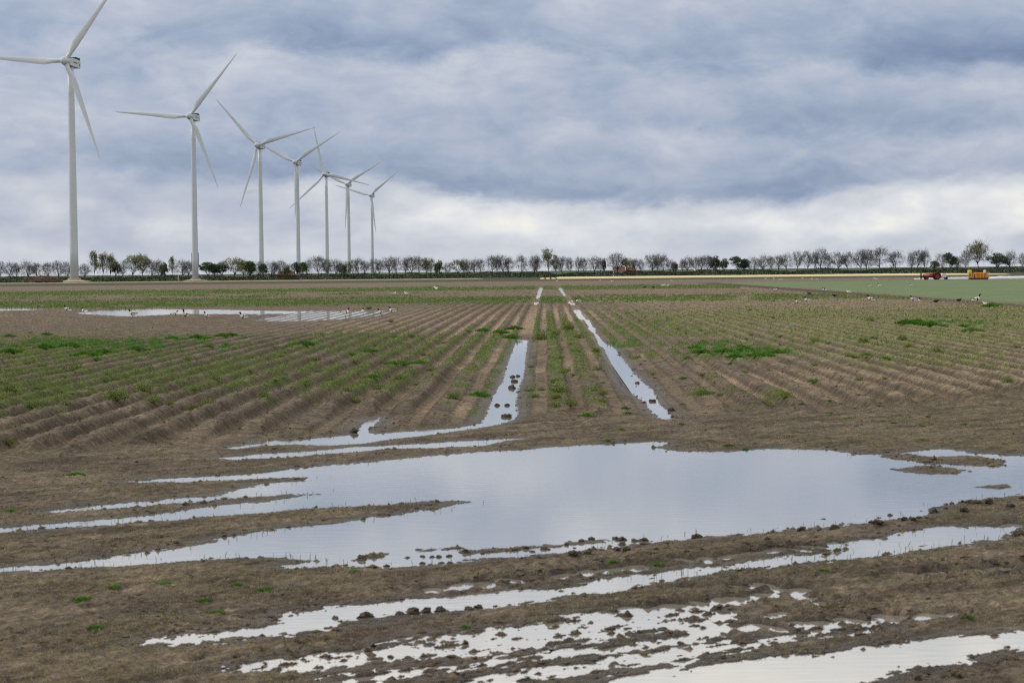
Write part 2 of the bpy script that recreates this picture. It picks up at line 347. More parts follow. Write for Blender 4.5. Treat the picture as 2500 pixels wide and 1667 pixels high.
GREEN = [  # (vx, vy, rx, ry, amount) olive weed cover seen on the ground
    (180,815,360,50,0.56),(80,890,300,65,0.50),(500,870,420,65,0.52),(900,805,330,50,0.60),(780,880,320,60,0.50),(1130,800,110,50,0.65),(1100,880,120,60,0.4),
    (1285,762,95,32,0.85),(1300,820,110,50,0.55),(1290,890,120,45,0.55),(1330,930,110,25,0.3),(1440,770,130,40,0.6),(1560,760,260,35,0.6),(1700,815,280,28,0.65),
    (1800,735,520,30,0.60),(2050,775,420,40,0.70),(2250,740,330,34,0.75),(2150,830,300,36,0.5),(2280,720,240,20,0.6),(2300,960,200,20,0.30),(1900,1000,420,26,0.22),
    (1620,900,80,30,0.35),(1780,925,120,14,0.35),(520,930,330,40,0.22),(200,1100,300,18,0.28),(700,1080,260,12,0.2),(150,1340,500,60,0.2),(500,1430,300,40,0.18)]
BRIGHT = [(240,800,300,16,0.75),(560,778,120,8,0.6),(1690,812,140,16,0.85),(1440,795,70,14,0.5),(2180,745,140,12,0.6),(1270,770,60,20,0.4),(1520,745,60,8,0.5)]
def gauss(vx, vy, lst):
    g = np.zeros(vx.shape)
    for x0, y0, rx, ry, a in lst:
        g = np.maximum(g, a * 1.12 * np.exp(-((vx - x0) / rx) ** 2 - ((vy - y0) / ry) ** 2))
    return g
def green_maps(T, x, y):
    n = fbm(x * 0.45, y * 0.25, 3, 81)
    n2 = fbm(x * 1.9, y * 0.9, 2, 83)
    g = gauss(T['vx'], T['vy'], GREEN)
    br = gauss(T['vx'], T['vy'], BRIGHT)
    g = ss(g + 0.28 * n + 0.20 * n2, 0.20, 0.60) * (g > 0.02)
    br = ss(br + 0.45 * n + 0.3 * n2, 0.45, 0.72) * (br > 0.02)
    b, vx = T['b'], T['vx']
    nb = perlin(vx * 0.006, b * 0.3, 85) * 5 + n * 4
    left = ss(-vx, -1150, -700)
    band1 = ss(b + nb, 60, 64) * (1 - ss(b + nb, 73, 79)); band2 = ss(b + nb * 0.4, 35, 38) * (1 - ss(b + nb * 0.4, 43, 47))
    band3 = left * ss(b, 40, 44) * (1 - ss(b, 66, 72)) * ss(fbm(vx * 0.006, b * 0.35, 3, 87), -0.15, 0.45) * 0.75
    far = np.maximum(np.maximum(band1 * ss(fbm(vx * 0.012, b * 0.4, 3, 88), -0.7, 0.0), band2 * 0.9 * (vx < 1700)), band3)
    far = far * (T['t'] < 30.5) * np.where((T['t'] > TL - 0.5) & (T['t'] < TL + 0.5) | (T['t'] > TR - 0.5) & (T['t'] < TR + 0.5), 0.2, 1)
    g = np.where(b < 84, np.maximum(far, g * ss(b, 60, 80)), g)
    g = g * (T['wet'] < -0.03) * (T['t'] < 30.5); br = br * (T['wet'] < -0.03)
    return g, br, n, n2

# ------------------------------------------------------------------ materials
def mat(name, col, rough=0.8, var=0.0, vscale=3.0, spec=0.3, metal=0.0, bump=0.0, bscale=20.0):
    m_ = bpy.data.materials.new(name); m_.use_nodes = True
    k = NT(m_.node_tree); p = k.n['Principled BSDF']
    p.inputs['Roughness'].default_value = rough; p.inputs['Metallic'].default_value = metal
    p.inputs['Specular IOR Level'].default_value = spec
    c4 = (*col, 1)
    if var or bump:
        pos = k.new('ShaderNodeNewGeometry').outputs['Position']
    if var:
        f = k.noise(pos, vscale, 4, 0.6)
        lo = tuple(v * (1 - var) for v in col); hi = tuple(min(1, v * (1 + var)) for v in col)
        k.put(p.inputs['Base Color'], k.ramp(f, [(0.3, lo), (0.7, hi)]))
    else:
        p.inputs['Base Color'].default_value = c4
    if bump:
        bn = k.new('ShaderNodeBump'); bn.inputs['Strength'].default_value = bump; bn.inputs['Distance'].default_value = 0.03
        k.put(bn.inputs['Height'], k.noise(pos, bscale, 5, 0.65)); k.l.new(bn.outputs[0], p.inputs['Normal'])
    return m_

def leaf_mat(name, c1, c2, scale=1.5, trans=0.25):
    m_ = bpy.data.materials.new(name); m_.use_nodes = True
    k = NT(m_.node_tree); p = k.n['Principled BSDF']; out = k.n['Material Output']
    pos = k.new('ShaderNodeNewGeometry').outputs['Position']
    oi = k.new('ShaderNodeObjectInfo').outputs['Random']
    f = k.m('ADD', k.noise(pos, scale, 3, 0.6), k.m('MULTIPLY', k.m('SUBTRACT', oi, 0.5), 0.35))
    col = k.ramp(f, [(0.32, c1), (0.68, c2)])
    k.put(p.inputs['Base Color'], col); p.inputs['Roughness'].default_value = 0.7; p.inputs['Specular IOR Level'].default_value = 0.2
    tr = k.new('ShaderNodeBsdfTranslucent'); k.put(tr.inputs[0], col)
    mxs = k.new('ShaderNodeMixShader'); mxs.inputs[0].default_value = trans
    k.l.new(p.outputs[0], mxs.inputs[1]); k.l.new(tr.outputs[0], mxs.inputs[2]); k.l.new(mxs.outputs[0], out.inputs[0])
    return m_

def soil_material():
    m_ = bpy.data.materials.new('wet_soil'); m_.use_nodes = True
    k = NT(m_.node_tree); p = k.n['Principled BSDF']
    geo = k.new('ShaderNodeNewGeometry'); pos = geo.outputs['Position']
    at_ = k.new('ShaderNodeAttribute', attribute_name='soil'); wt = k.new('ShaderNodeAttribute', attribute_name='wetness')
    px_, py_, pz_ = k.xyz(pos)
    al = k.m('ADD', k.m('MULTIPLY', px_, 0.77), k.m('MULTIPLY', py_, 0.64)); ac = k.m('SUBTRACT', k.m('MULTIPLY', py_, 0.77), k.m('MULTIPLY', px_, 0.64))
    f1 = k.noise(pos, 30.0, 4, 0.65); f2 = k.noise(pos, 7.5, 6, 0.68, 0.7); f3 = k.noise(pos, 1.1, 4, 0.6)
    fa = k.noise(k.comb(k.m('MULTIPLY', al, 2.2), k.m('MULTIPLY', ac, 11.0), pz_), 1.0, 5, 0.65)
    v = k.m('ADD', k.m('ADD', k.m('MULTIPLY', f1, 0.42), k.m('MULTIPLY', f2, 0.62)), k.m('ADD', k.m('MULTIPLY', f3, 0.28), k.m('MULTIPLY', fa, 0.42)))
    mul = k.ramp(k.m('MULTIPLY', v, 0.575), [(0.37, (0.20, 0.19, 0.18)), (0.46, (0.64, 0.63, 0.62)), (0.53, (1.14, 1.13, 1.12)), (0.63, (2.2, 2.14, 2.06))])
    colr = k.mix(1.0, at_.outputs['Color'], mul, 'MULTIPLY')
    # pale crumbs and straw bits
    cr = k.sstep(k.noise(k.vm('MULTIPLY', pos, (1.0, 1.0, 1.0)), 55.0, 2, 0.5), 0.68, 0.74)
    colr = k.mix(k.m('MULTIPLY', cr, 0.35), colr, (0.40, 0.33, 0.25, 1))
    k.put(p.inputs['Base Color'], colr)
    k.put(p.inputs['Roughness'], k.m('SUBTRACT', 0.84, k.m('MULTIPLY', wt.outputs['Fac'], 0.36)))
    k.put(p.inputs['Specular IOR Level'], k.m('ADD', 0.16, k.m('MULTIPLY', wt.outputs['Fac'], 0.16)))
    bn = k.new('ShaderNodeBump'); bn.inputs['Strength'].default_value = 1.0; bn.inputs['Distance'].default_value = 0.13
    k.put(bn.inputs['Height'], k.m('ADD', k.m('MULTIPLY', f1, 0.35), f2)); k.l.new(bn.outputs[0], p.inputs['Normal'])
    return m_

def water_material():
    m_ = bpy.data.materials.new('puddle_water'); m_.use_nodes = True
    k = NT(m_.node_tree); k.n.remove(k.n['Principled BSDF']); out = k.n['Material Output']
    pos = k.new('ShaderNodeNewGeometry').outputs['Position']
    bn = k.new('ShaderNodeBump'); bn.inputs['Strength'].default_value = 0.09; bn.inputs['Distance'].default_value = 0.010
    k.put(bn.inputs['Height'], k.noise(k.vm('MULTIPLY', pos, (3.0, 9.0, 1.0)), 1.0, 3, 0.5))
    gl = k.new('ShaderNodeBsdfGlossy'); gl.inputs['Roughness'].default_value = 0.05; gl.inputs['Color'].default_value = (1.0, 0.975, 0.925, 1)
    k.l.new(bn.outputs[0], gl.inputs['Normal'])
    df = k.new('ShaderNodeBsdfDiffuse'); df.inputs[0].default_value = (0.36, 0.335, 0.30, 1)      # silt held in the water
    fr = k.new('ShaderNodeFresnel'); fr.inputs['IOR'].default_value = 1.9; k.l.new(bn.outputs[0], fr.inputs['Normal'])
    mxs = k.new('ShaderNodeMixShader'); k.put(mxs.inputs[0], k.m('ADD', k.m('MULTIPLY', fr.outputs[0], 0.6), 0.48, clamp=True))
    k.l.new(df.outputs[0], mxs.inputs[1]); k.l.new(gl.outputs[0], mxs.inputs[2]); k.l.new(mxs.outputs[0], out.inputs[0])
    return m_

# ------------------------------------------------------------------ mesh helpers
def mesh_np(name, verts, faces, mats=(), smooth=False, midx=None):
    """verts (n,3) array; faces (m,3) or (m,4) int array"""
    me = bpy.data.meshes.new(name)
    verts = np.asarray(verts, np.float32); faces = np.asarray(faces, np.int32)
    nf, k = faces.shape
    me.vertices.add(len(verts)); me.vertices.foreach_set('co', verts.ravel())
    me.loops.add(nf * k); me.loops.foreach_set('vertex_index', faces.ravel())
    me.polygons.add(nf); me.polygons.foreach_set('loop_start', np.arange(0, nf * k, k, dtype=np.int32))
    try: me.polygons.foreach_set('loop_total', np.full(nf, k, np.int32))
    except Exception: pass
    for mm in mats: me.materials.append(mm)
    if midx is not None: me.polygons.foreach_set('material_index', np.asarray(midx, np.int32))
    me.polygons.foreach_set('use_smooth', np.full(nf, smooth, bool))
    me.update(calc_edges=True)
    return me

class MB:
    """collects shapes into one mesh"""
    def __init__(s): s.v = []; s.f = []; s.mi = []
    def add(s, vs, fs, mi=0):
        o = len(s.v); s.v += [tuple(v) for v in vs]; s.f += [tuple(i + o for i in f) for f in fs]; s.mi += [mi] * len(fs); return s
    def box(s, x0, x1, y0, y1, z0, z1, mi=0, tx=0.0, ty=0.0):
        """tx, ty: how far the top is drawn in on each side"""
        vs = [(x0, y0, z0), (x1, y0, z0), (x1, y1, z0), (x0, y1, z0), (x0 + tx, y0 + ty, z1), (x1 - tx, y0 + ty, z1), (x1 - tx, y1 - ty, z1), (x0 + tx, y1 - ty, z1)]
        return s.add(vs, [(3, 2, 1, 0), (4, 5, 6, 7), (0, 1, 5, 4), (1, 2, 6, 5), (2, 3, 7, 6), (3, 0, 4, 7)], mi)
    def loft(s, rings, mi=0, cap=True):
        n = len(rings[0]); o = len(s.v)
        for r in rings: s.v += [tuple(p) for p in r]
        for a in range(len(rings) - 1):
            for i in range(n):
                j = (i + 1) % n
                s.f.append((o + a * n + i, o + a * n + j, o + (a + 1) * n + j, o + (a + 1) * n + i)); s.mi.append(mi if not isinstance(mi, (list, tuple)) else mi[a])
        if cap:
            s.f.append(tuple(o + i for i in reversed(range(n)))); s.mi.append(mi if not isinstance(mi, (list, tuple)) else mi[0])
            s.f.append(tuple(o + (len(rings) - 1) * n + i for i in range(n))); s.mi.append(mi if not isinstance(mi, (list, tuple)) else mi[-1])
        return s
    def tube(s, p0, p1, r0, r1, n=6, mi=0, cap=True):
        p0, p1 = Vector(p0), Vector(p1); d = (p1 - p0)
        if d.length < 1e-6: return s
        d.normalize(); a = d.orthogonal().normalized(); b = d.cross(a)
        R = lambda p, r: [p + (a * math.cos(2 * PI * i / n) + b * math.sin(2 * PI * i / n)) * r for i in range(n)]
        return s.loft([R(p0, r0), R(p1, r1)], mi, cap)
    def lathe(s, prof, axis='z', n=16, mi=0, c=(0, 0, 0)):
        rings = []
        for r, h in prof:
            ring = []
            for i in range(n):
                a = 2 * PI * i / n
                if axis == 'z': p = (c[0] + r * math.cos(a), c[1] + r * math.sin(a), c[2] + h)
                elif axis == 'y': p = (c[0] + r * math.sin(a), c[1] + h, c[2] + r * math.cos(a))
                else: p = (c[0] + h, c[1] + r * math.cos(a), c[2] + r * math.sin(a))
                ring.append(p)
            rings.append(ring)
        return s.loft(rings, mi)
    def mesh(s, name, mats, smooth=False):
        me = bpy.data.meshes.new(name); me.from_pydata(s.v, [], s.f)
        for mm in (mats if isinstance(mats, (list, tuple)) else [mats]): me.materials.append(mm)
        me.polygons.foreach_set('material_index', s.mi)
        me.polygons.foreach_set('use_smooth', [smooth] * len(s.f)); me.update(); return me

def obj(name, me, parent=None, loc=None, rz=0.0, scale=None):
    o = bpy.data.objects.new(name, me); COL.objects.link(o)
    if parent is not None: o.parent = parent
    if loc is not None: o.location = loc
    if rz: o.rotation_euler = (0, 0, rz)
    if scale is not None: o.scale = scale if isinstance(scale, (tuple, list)) else (scale,) * 3
    return o
def tag(o, label=None, cat=None, group=None, kind=None):
    if label: o['label'] = label
    if cat: o['category'] = cat
    if group: o['group'] = group
    if kind: o['kind'] = kind
    return o
def thing(name, label, cat, loc, rz=0.0, group=None, scale=None):
    return tag(obj(name, None, None, loc, rz, scale), label, cat, group)
def ground_z(x, y):
    return terrain(np.array([x]), np.array([y]))['z'][0]

# ------------------------------------------------------------------ ground
def build_ground():
    bs = np.concatenate([np.arange(1010, 262, -1.45), np.arange(262, 60, -0.9), np.arange(60, 14, -1.0), [12, 9, 7, 5, 3.5, 2, 1.2]])
    rows = np.concatenate([[-60, -20, -5, 0.5, 3, 5, 7, 9, 10.5, 11.5], FPX * EYE / bs])
    u = np.linspace(-0.335, 0.335, 1230)
    u = np.concatenate([[-60, -20, -8, -4, -2, -1.2, -0.8, -0.6, -0.48, -0.40, -0.36], u, [0.36, 0.40, 0.48, 0.6, 0.8, 1.2, 2, 4, 8, 20, 60]])
    sp = np.maximum(np.abs(rows), 9.0)
    X = sp[:, None] * u[None, :]; Y = np.repeat(rows[:, None], len(u), 1)
    X = np.clip(X, -9000, 9000)
    x, y = X.ravel(), Y.ravel()
    T = terrain(x, y)
    g, br, n, n2 = green_maps(T, x, y)
    z = T['z'] + 0.012 * g * T['near'] * np.maximum(n2, 0) * 2
    # albedo
    soil = np.stack([np.full(x.shape, 0.192), np.full(x.shape, 0.148), np.full(x.shape, 0.108)], 1) * (1 + 0.38 * fbm(x * 0.7, y * 0.4, 4, 131))[:, None]
    def mixc(fac, colr):
        nonlocal soil
        f = np.clip(fac, 0, 1)[:, None]; soil = soil * (1 - f) + np.array(colr) * f
    b = T['b']; vx, vy = T['vx'], T['vy']
    # dried silt on furrow floors
    floor = (1 - ss(T['prof'], 0.05, 0.45)) * T['inr']
    tan = gauss(vx, vy, [(1020,745,270,34,1.0),(880,745,180,14,0.8),(1290,725,110,22,0.7),(1500,720,220,30,0.35),(1880,880,260,32,1.0),(1990,760,420,60,0.35),(1200,830,500,70,0.35),(1000,930,260,40,0.35),(1450,690,500,16,0.4)])
    floor2 = (1 - ss(T['prof'], 0.15, 0.8)) * T['inr']
    mixc(floor * (0.45 + 0.3 * n), (0.255, 0.188, 0.125))
    mixc(np.maximum(floor, floor2 * ss(y, 50, 75)) * ss(tan + 0.25 * n, 0.15, 0.75), (0.43, 0.315, 0.222))
    mixc(ss(T['prof'], 0.5, 1) * 0.22 * ss(n2, -0.2, 0.6), (0.30, 0.23, 0.16))
    mixc(ss(T['prof'], 0.45, 0.95) * 0.55 * ss(n2 + 0.5 * n, -0.45, 0.5) * ss(T['t'], 5, 9), (0.33, 0.255, 0.165))
    # headland has an olive bloom of seedlings
    hd = (1 - T['inr']) * ss(n + 0.6 * n2, -0.35, 0.55)
    mixc(hd * 0.30, (0.125, 0.110, 0.055)); mixc((1 - T['inr']) * ss(vx, 1500, 2300) * (vy < 1040) * 0.5, (0.19, 0.155, 0.085))
    rx, ry = (x * 0.77 + y * 0.64), (-x * 0.64 + y * 0.77)
    smear = fbm(rx * 0.40, ry * 2.4, 4, 141, 0.6)
    mixc((1 - T['inr']) * ss(smear, 0.05, 0.6) * 0.65, (0.098, 0.072, 0.050)); mixc((1 - T['inr']) * ss(-smear, 0.1, 0.7) * 0.45, (0.27, 0.215, 0.16))
    mixc(T['mud'] * 0.35, (0.19, 0.145, 0.11))
    # distance bands across the field
    fb = ss(b, 22.5, 24.5) * (1 - ss(b, 33.5, 36)); mixc(fb * 0.9, (0.20, 0.152, 0.122))
    mixc((b < 24.5) & (b > 16.5), (0.075, 0.082, 0.042)); mixc((b <= 17.8), (0.038, 0.055, 0.028))
    mixc((b <= 18.2) & (b > 16.2) & (vx < 1060), (0.27, 0.225, 0.15))
    mixc((T['t'] > 29.3) & (T['t'] < 33.6) & (y < 383) & (y > 70), (0.105, 0.072, 0.056))
    # weeds, dry crests, and row shade painted dark on the ridge flanks
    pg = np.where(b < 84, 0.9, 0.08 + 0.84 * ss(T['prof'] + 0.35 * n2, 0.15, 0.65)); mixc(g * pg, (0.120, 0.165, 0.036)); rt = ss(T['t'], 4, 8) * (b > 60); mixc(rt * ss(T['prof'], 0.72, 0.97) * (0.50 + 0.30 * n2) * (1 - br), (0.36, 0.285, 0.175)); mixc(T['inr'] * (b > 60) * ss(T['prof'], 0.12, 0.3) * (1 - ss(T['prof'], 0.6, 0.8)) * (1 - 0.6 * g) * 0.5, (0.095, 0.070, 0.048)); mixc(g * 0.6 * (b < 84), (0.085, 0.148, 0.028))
    mixc(br * 0.75, (0.045, 0.125, 0.012))
    wetf = np.clip(np.maximum(1 - ss(T['z'], -0.002, 0.034), 0) * (b > 84) + ss(T['wet'], -0.22, 0.02) * 0.5, 0, 1)
    soil *= (1 - 0.52 * wetf)[:, None]
    R_, C_ = X.shape
    idx = np.arange(R_ * C_).reshape(R_, C_)
    faces = np.stack([idx[:-1, :-1], idx[:-1, 1:], idx[1:, 1:], idx[1:, :-1]], -1).reshape(-1, 4)
    me = mesh_np('ground', np.stack([x, y, z], 1), faces, [soil_material()], True)
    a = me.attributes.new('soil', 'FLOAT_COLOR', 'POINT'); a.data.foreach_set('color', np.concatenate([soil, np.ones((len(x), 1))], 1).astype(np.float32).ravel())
    a = me.attributes.new('wetness', 'FLOAT', 'POINT'); a.data.foreach_set('value', wetf.astype(np.float32))
    tag(obj('ground', me), 'muddy ploughed field with ridges and wheel ruts', None, None, 'structure')
build_ground()

# water: one flat sheet in each hollow, the soil rises out of it
WATER = water_material()
def sheet(name, pts, z, material, label, kind='structure'):
    me = bpy.data.meshes.new(name); me.from_pydata([(p[0], p[1], z) for p in pts], [], [tuple(range(len(pts)))]); me.materials.append(material)
    return tag(obj(name, me), label, None, None, kind)
def wv(*p): return [tuple(float(v) for v in gp(np.array(a), np.array(b_))) for a, b_ in p]
yb = 1088
sheet('puddle', wv((-420,1340),(0,1326),(300,1321),(640,1326),(1000,1321),(1300,1301),(1600,1264),(1900,1237),(2050,1213),(2300,1182),(2352,1166),(2800,1150),(2800,1030),(1560,1004),(1450,1002),(1230,1018),(200,1096),(-420,1150)), 0.0, WATER, 'broad shallow puddle lying across the muddy headland')
sheet('puddle', wv((-200,1660),(2800,1660),(2800,1151),(2352,1167),(2300,1183),(2050,1214),(1900,1238),(1600,1265),(1300,1302),(1000,1322),(640,1327),(300,1322),(0,1327),(-200,1334)), 0.0, WATER, 'water standing in the tractor ruts nearest the camera')
sheet('puddle', wv((440,1075),(1225,1016),(1245,1000),(1232,940),(1222,778),(1180,778),(1085,940),(820,940),(440,1010)), 0.0, WATER, 'water in the wheel track left of the middle ridges')
sheet('puddle', wv((1500,975),(1575,975),(1580,868),(1402,778),(1330,700),(1300,690),(1300,705),(1380,800)), 0.0, WATER, 'water in the wheel track right of the middle ridges')
sheet('puddle', wv((-300,745),(960,745),(960,700),(-300,700)), 0.0, WATER, 'far shallow pool with ducks on the left of the field')
sheet('puddle', wv((1215,702),(1250,702),(1252,658),(1230,658)), 0.0, WATER, 'thin far water strip in the left wheel track')
sheet('puddle', wv((1290,689),(1312,689),(1293,658),(1272,658)), 0.0, WATER, 'thin far water strip in the right wheel track')
sheet('puddle', wv((2240,960),(2420,958),(2420,935),(2240,942)), 0.0, WATER, 'narrow water strip at the right border of the field')
sheet('puddle', wv((0,1064),(120,1064),(120,1040),(0,1040)), 0.0, WATER, 'small water patch at the left end of the headland')

# ------------------------------------------------------------------ far fields, dike
CROP = leaf_mat('crop_green', (0.118, 0.172, 0.060), (0.175, 0.240, 0.088), 0.12, 0.0)
def crop_rows(m_):
    k = NT(m_.node_tree); p = k.n['Principled BSDF']; old = p.inputs['Base Color'].links[0].from_socket
    pos = k.new('ShaderNodeNewGeometry').outputs['Position']; x_, y_, z_ = k.xyz(pos)
    t_ = k.m('SUBTRACT', k.m('MULTIPLY', x_, ca), k.m('MULTIPLY', y_, sa))
    fine = k.noise(k.comb(k.m('MULTIPLY', t_, 3.0), k.m('MULTIPLY', y_, 0.35), 0.0), 1.0, 4, 0.6)
    bare = k.sstep(k.noise(k.comb(k.m('MULTIPLY', t_, 0.5), k.m('MULTIPLY', y_, 0.06), 3.0), 1.0, 4, 0.6), 0.60, 0.72)
    tram = k.m('SUBTRACT', 1.0, k.sstep(k.m('ABSOLUTE', k.m('SUBTRACT', k.m('FRACT', k.m('DIVIDE', t_, 13.5)), 0.5)), 0.010, 0.030))
    c1 = k.mix(k.m('MULTIPLY', k.sstep(fine, 0.35, 0.65), 0.45), old, (0.075, 0.10, 0.045, 1))
    c2 = k.mix(k.m('MULTIPLY', k.m('MAXIMUM', bare, tram), 0.45), c1, (0.10, 0.085, 0.055, 1))
    k.put(p.inputs['Base Color'], c2)
crop_rows(CROP)
YEL = mat('pale_yellow_blossom', (0.66, 0.55, 0.30), 0.9, 0.15, 0.4)
DIKEM = mat('dike_grass', (0.075, 0.105, 0.055), 0.95, 0.2, 0.05)
TAN = mat('dry_verge_grass', (0.34, 0.28, 0.18), 0.95, 0.25, 0.3)
def ft(t, s, z=0.0): return (t * ca + s * sa, -t * sa + s * ca, z)
def field(name, t0, t1, s0, s1, h, material, label, nt=60, ns=40, rough=0.03):
    tt, sv_ = np.meshgrid(np.linspace(t0, t1, nt), np.linspace(s0, s1, ns))
    zz = h + rough * fbm(tt * 0.6, sv_ * 0.12, 3, 91)
    edge_ = (tt <= t0 + 1e-6) | (tt >= t1 - 1e-6) | (sv_ <= s0 + 1e-6) | (sv_ >= s1 - 1e-6)
    zz = np.where(edge_, 0.036, zz)
    x, y = tt * ca + sv_ * sa, -tt * sa + sv_ * ca
    i = np.arange(nt * ns).reshape(ns, nt)
    f = np.stack([i[:-1, :-1], i[:-1, 1:], i[1:, 1:], i[1:, :-1]], -1).reshape(-1, 4)
    return tag(obj(name, mesh_np(name, np.stack([x, y, zz], -1).reshape(-1, 3), f, [material], True)), label, None, None, 'structure')
field('crop_field', 33.4, 190, 70, 384, 0.16, CROP, 'smooth pale green young crop field on the right', 220, 160, 0.05)
field('flower_field', 4.0, 150, 640, 780, 0.24, YEL, 'long pale yellow flower field before the trees', 90, 30, 0.04)
for t0, t1 in ((2.1, 3.5), (0.2, 1.6), (-1.7, -0.3)):
    field('flower_bed', t0 + 0.0, t1, 640, 720, 0.22, YEL, 'short yellow flower bed at the end of the flower field', 4, 6, 0.02)
field('dry_verge', -260, -22, 700, 716, 0.16, TAN, 'pale dry grass verge along the far field edge', 160, 4, 0.16)
def dike():
    xs = np.linspace(-1500, 1500, 90); prof_ = [(1290, -1.75), (1301, 2.2), (1305, 2.45), (1309, 2.45), (1325, -1.75)]
    v = [(x, py, pz * (1 + 0.02 * math.sin(x * 0.013))) for x in xs for py, pz in prof_]
    n = len(prof_); f = [(a * n + i, (a + 1) * n + i, (a + 1) * n + i + 1, a * n + i + 1) for a in range(len(xs) - 1) for i in range(n - 1)]
    tag(obj('dike', mesh_np('dike', v, f, [DIKEM], True)), 'low grassy dike running behind the row of trees', None, None, 'structure')
dike()

# ------------------------------------------------------------------ wind turbines
WHITE = mat('turbine_white_paint', (0.58, 0.615, 0.66), 0.45, 0.03, 0.2, 0.4)
GREYW = mat('turbine_light_grey', (0.50, 0.52, 0.53), 0.5)
DARKC = mat('cooler_dark_blue', (0.03, 0.04, 0.06), 0.5)
CONC = mat('foundation_concrete', (0.42, 0.35, 0.28), 0.9, 0.15, 0.4)
STEEL = mat('galvanised_steel', (0.33, 0.34, 0.36), 0.5, 0.1, 3, 0.5)
MARK = mat('faded_dark_lettering', (0.13, 0.14, 0.15), 0.6)
EMBL = mat('yellow_green_emblem', (0.42, 0.47, 0.12), 0.6)
def blade_mesh():
    L = 44.0; mb = MB(); rings = []
    for k, (r, chord, th, tw) in enumerate([(1.2, 2.0, 2.0, 0), (3.0, 2.0, 1.95, 0), (5.5, 2.5, 1.5, 16), (8.5, 3.35, 1.05, 14), (12, 3.2, .80, 11), (18, 2.6, .56, 7), (25, 1.95, .40, 4), (32, 1.4, .27, 2), (38, .98, .18, 0), (42, .62, .11, -1), (43.7, .28, .06, -1), (L, .06, .03, -1)]):
        ring = []; n = 14; round_ = max(0.0, 1 - max(0, r - 2.5) / 5.0)
        for i in range(n):
            a = 2 * PI * i / n
            x = math.cos(a); y = math.sin(a)
            sharp = 1.0 if x > 0 else (1.0 - (1 - round_) * 0.55 * (-x) ** 1.5)
            cx = x * chord / 2 - (1 - round_) * chord * 0.20     # trailing edge towards -x
            cy = y * th / 2 * sharp
            t = math.radians(tw); bend = -1.2 * (r / L) ** 2     # slight pre-bend upwind
            ring.append((cx * math.cos(t) - cy * math.sin(t), cx * math.sin(t) + cy * math.cos(t) + bend, r))
        rings.append(ring)
    return mb.loft(rings).mesh('blade', WHITE, False)
def sections(H):
    return MB().lathe([(1.80 - 0.50 * k / 8, H * k / 8) for k in range(9)], 'z', 40).mesh('tower', WHITE, True)
BLADE = blade_mesh()
mb = MB(); mb.lathe([(0.05, -2.6), (0.8, -2.45), (1.35, -2.0), (1.7, -1.2), (1.85, -0.2), (1.85, 0.9), (1.5, 1.35)], 'y', 24); SPIN = mb.mesh('spinner', WHITE, True)
mb = MB()
rg = []
for yy, hw, zlo, zhi in [(1.2, 1.15, -1.35, 1.2), (1.9, 1.6, -1.65, 1.55), (4.0, 1.75, -1.8, 1.72), (9.5, 1.75, -1.72, 1.72), (11.1, 1.62, -1.45, 1.66), (11.4, 1.45, -1.2, 1.5)]:
    c_ = 0.22
    rg.append([(-hw, yy, zlo + c_), (-hw + c_, yy, zlo), (hw - c_, yy, zlo), (hw, yy, zlo + c_), (hw, yy, zhi - c_), (hw - c_, yy, zhi), (-hw + c_, yy, zhi), (-hw, yy, zhi - c_)])
mb.loft(rg); NAC = mb.mesh('nacelle', WHITE)
COOL = [MB().box(x0, x1, 7.3, 10.9, 1.75, 2.75).mesh('cooler', DARKC) for x0, x1 in ((-1.45, -0.08), (0.08, 1.45))]
NACT, NACE, NACV = [], [], []
for sx in (-1, 1):
    mb = MB(); x_ = sx * 1.755
    for k, (y0, y1) in enumerate([(4.2, 4.75), (4.9, 5.3), (5.45, 5.85), (6.0, 6.4), (6.55, 6.95), (7.1, 7.5)]):
        mb.box(min(x_, x_ + sx * 0.02), max(x_, x_ + sx * 0.02), y0, y1, -0.25 + (0.1 if k % 2 else 0), 0.42, 0)
    NACT.append(mb.mesh('lettering', MARK))
    NACE.append(MB().lathe([(0.5, min(0, sx * .02)), (0.5, max(0, sx * .02))], 'x', 14, 0, (sx * 1.76, 8.6, 0.35)).mesh('emblem', EMBL))
    NACV.append(MB().box(min(sx * 1.755, sx * 1.78), max(sx * 1.755, sx * 1.78), 9.6, 10.3, -0.7, 0.1).mesh('side_vent', DARKC))
mb = MB(); mb.lathe([(2.75, 0.0), (2.75, 0.45), (2.62, 0.75), (1.85, 0.78)], 'z', 28); PLINTH = mb.mesh('plinth', CONC, False)
mb = MB(); mb.lathe([(8.0, -0.02), (6.2, 0.35), (3.2, 0.80), (2.4, 0.82)], 'z', 32); FOUND = mb.mesh('foundation', CONC, True)
AXIS = math.radians(-13.6)
HUB = 485 * mpp(838) + EYE
TURB = [(171, 1.0, 485, (35.0, -85.0, 159.3)), (449, 1.355, 358, (38.0, -85.0, 157.5)), (601, 1.667, 291, (74.5, -41.0, 194.5)), (686, 1.925, 252, (57.0, -60.5, 179.0)),
        (752, 2.165, 224, (105.0, -12.5, 225.0)), (802.5, 2.413, 201, (57.5, -61.5, 181.0)), (856, 2.77, 175, (49.5, -72.5, 171.0))]
TL_LAB = ['tallest white wind turbine, farthest left, right of the brown brushwood heap', 'second white wind turbine from the left, with steel stairs up to its door',
          'third white wind turbine from the left, one blade pointing down and left', 'fourth white wind turbine from the left, a blade hanging straight down',
          'fifth white wind turbine from the left, one blade pointing almost straight up', 'sixth white wind turbine from the left, next to last of the row', 'last and smallest white wind turbine of the row, farthest right']
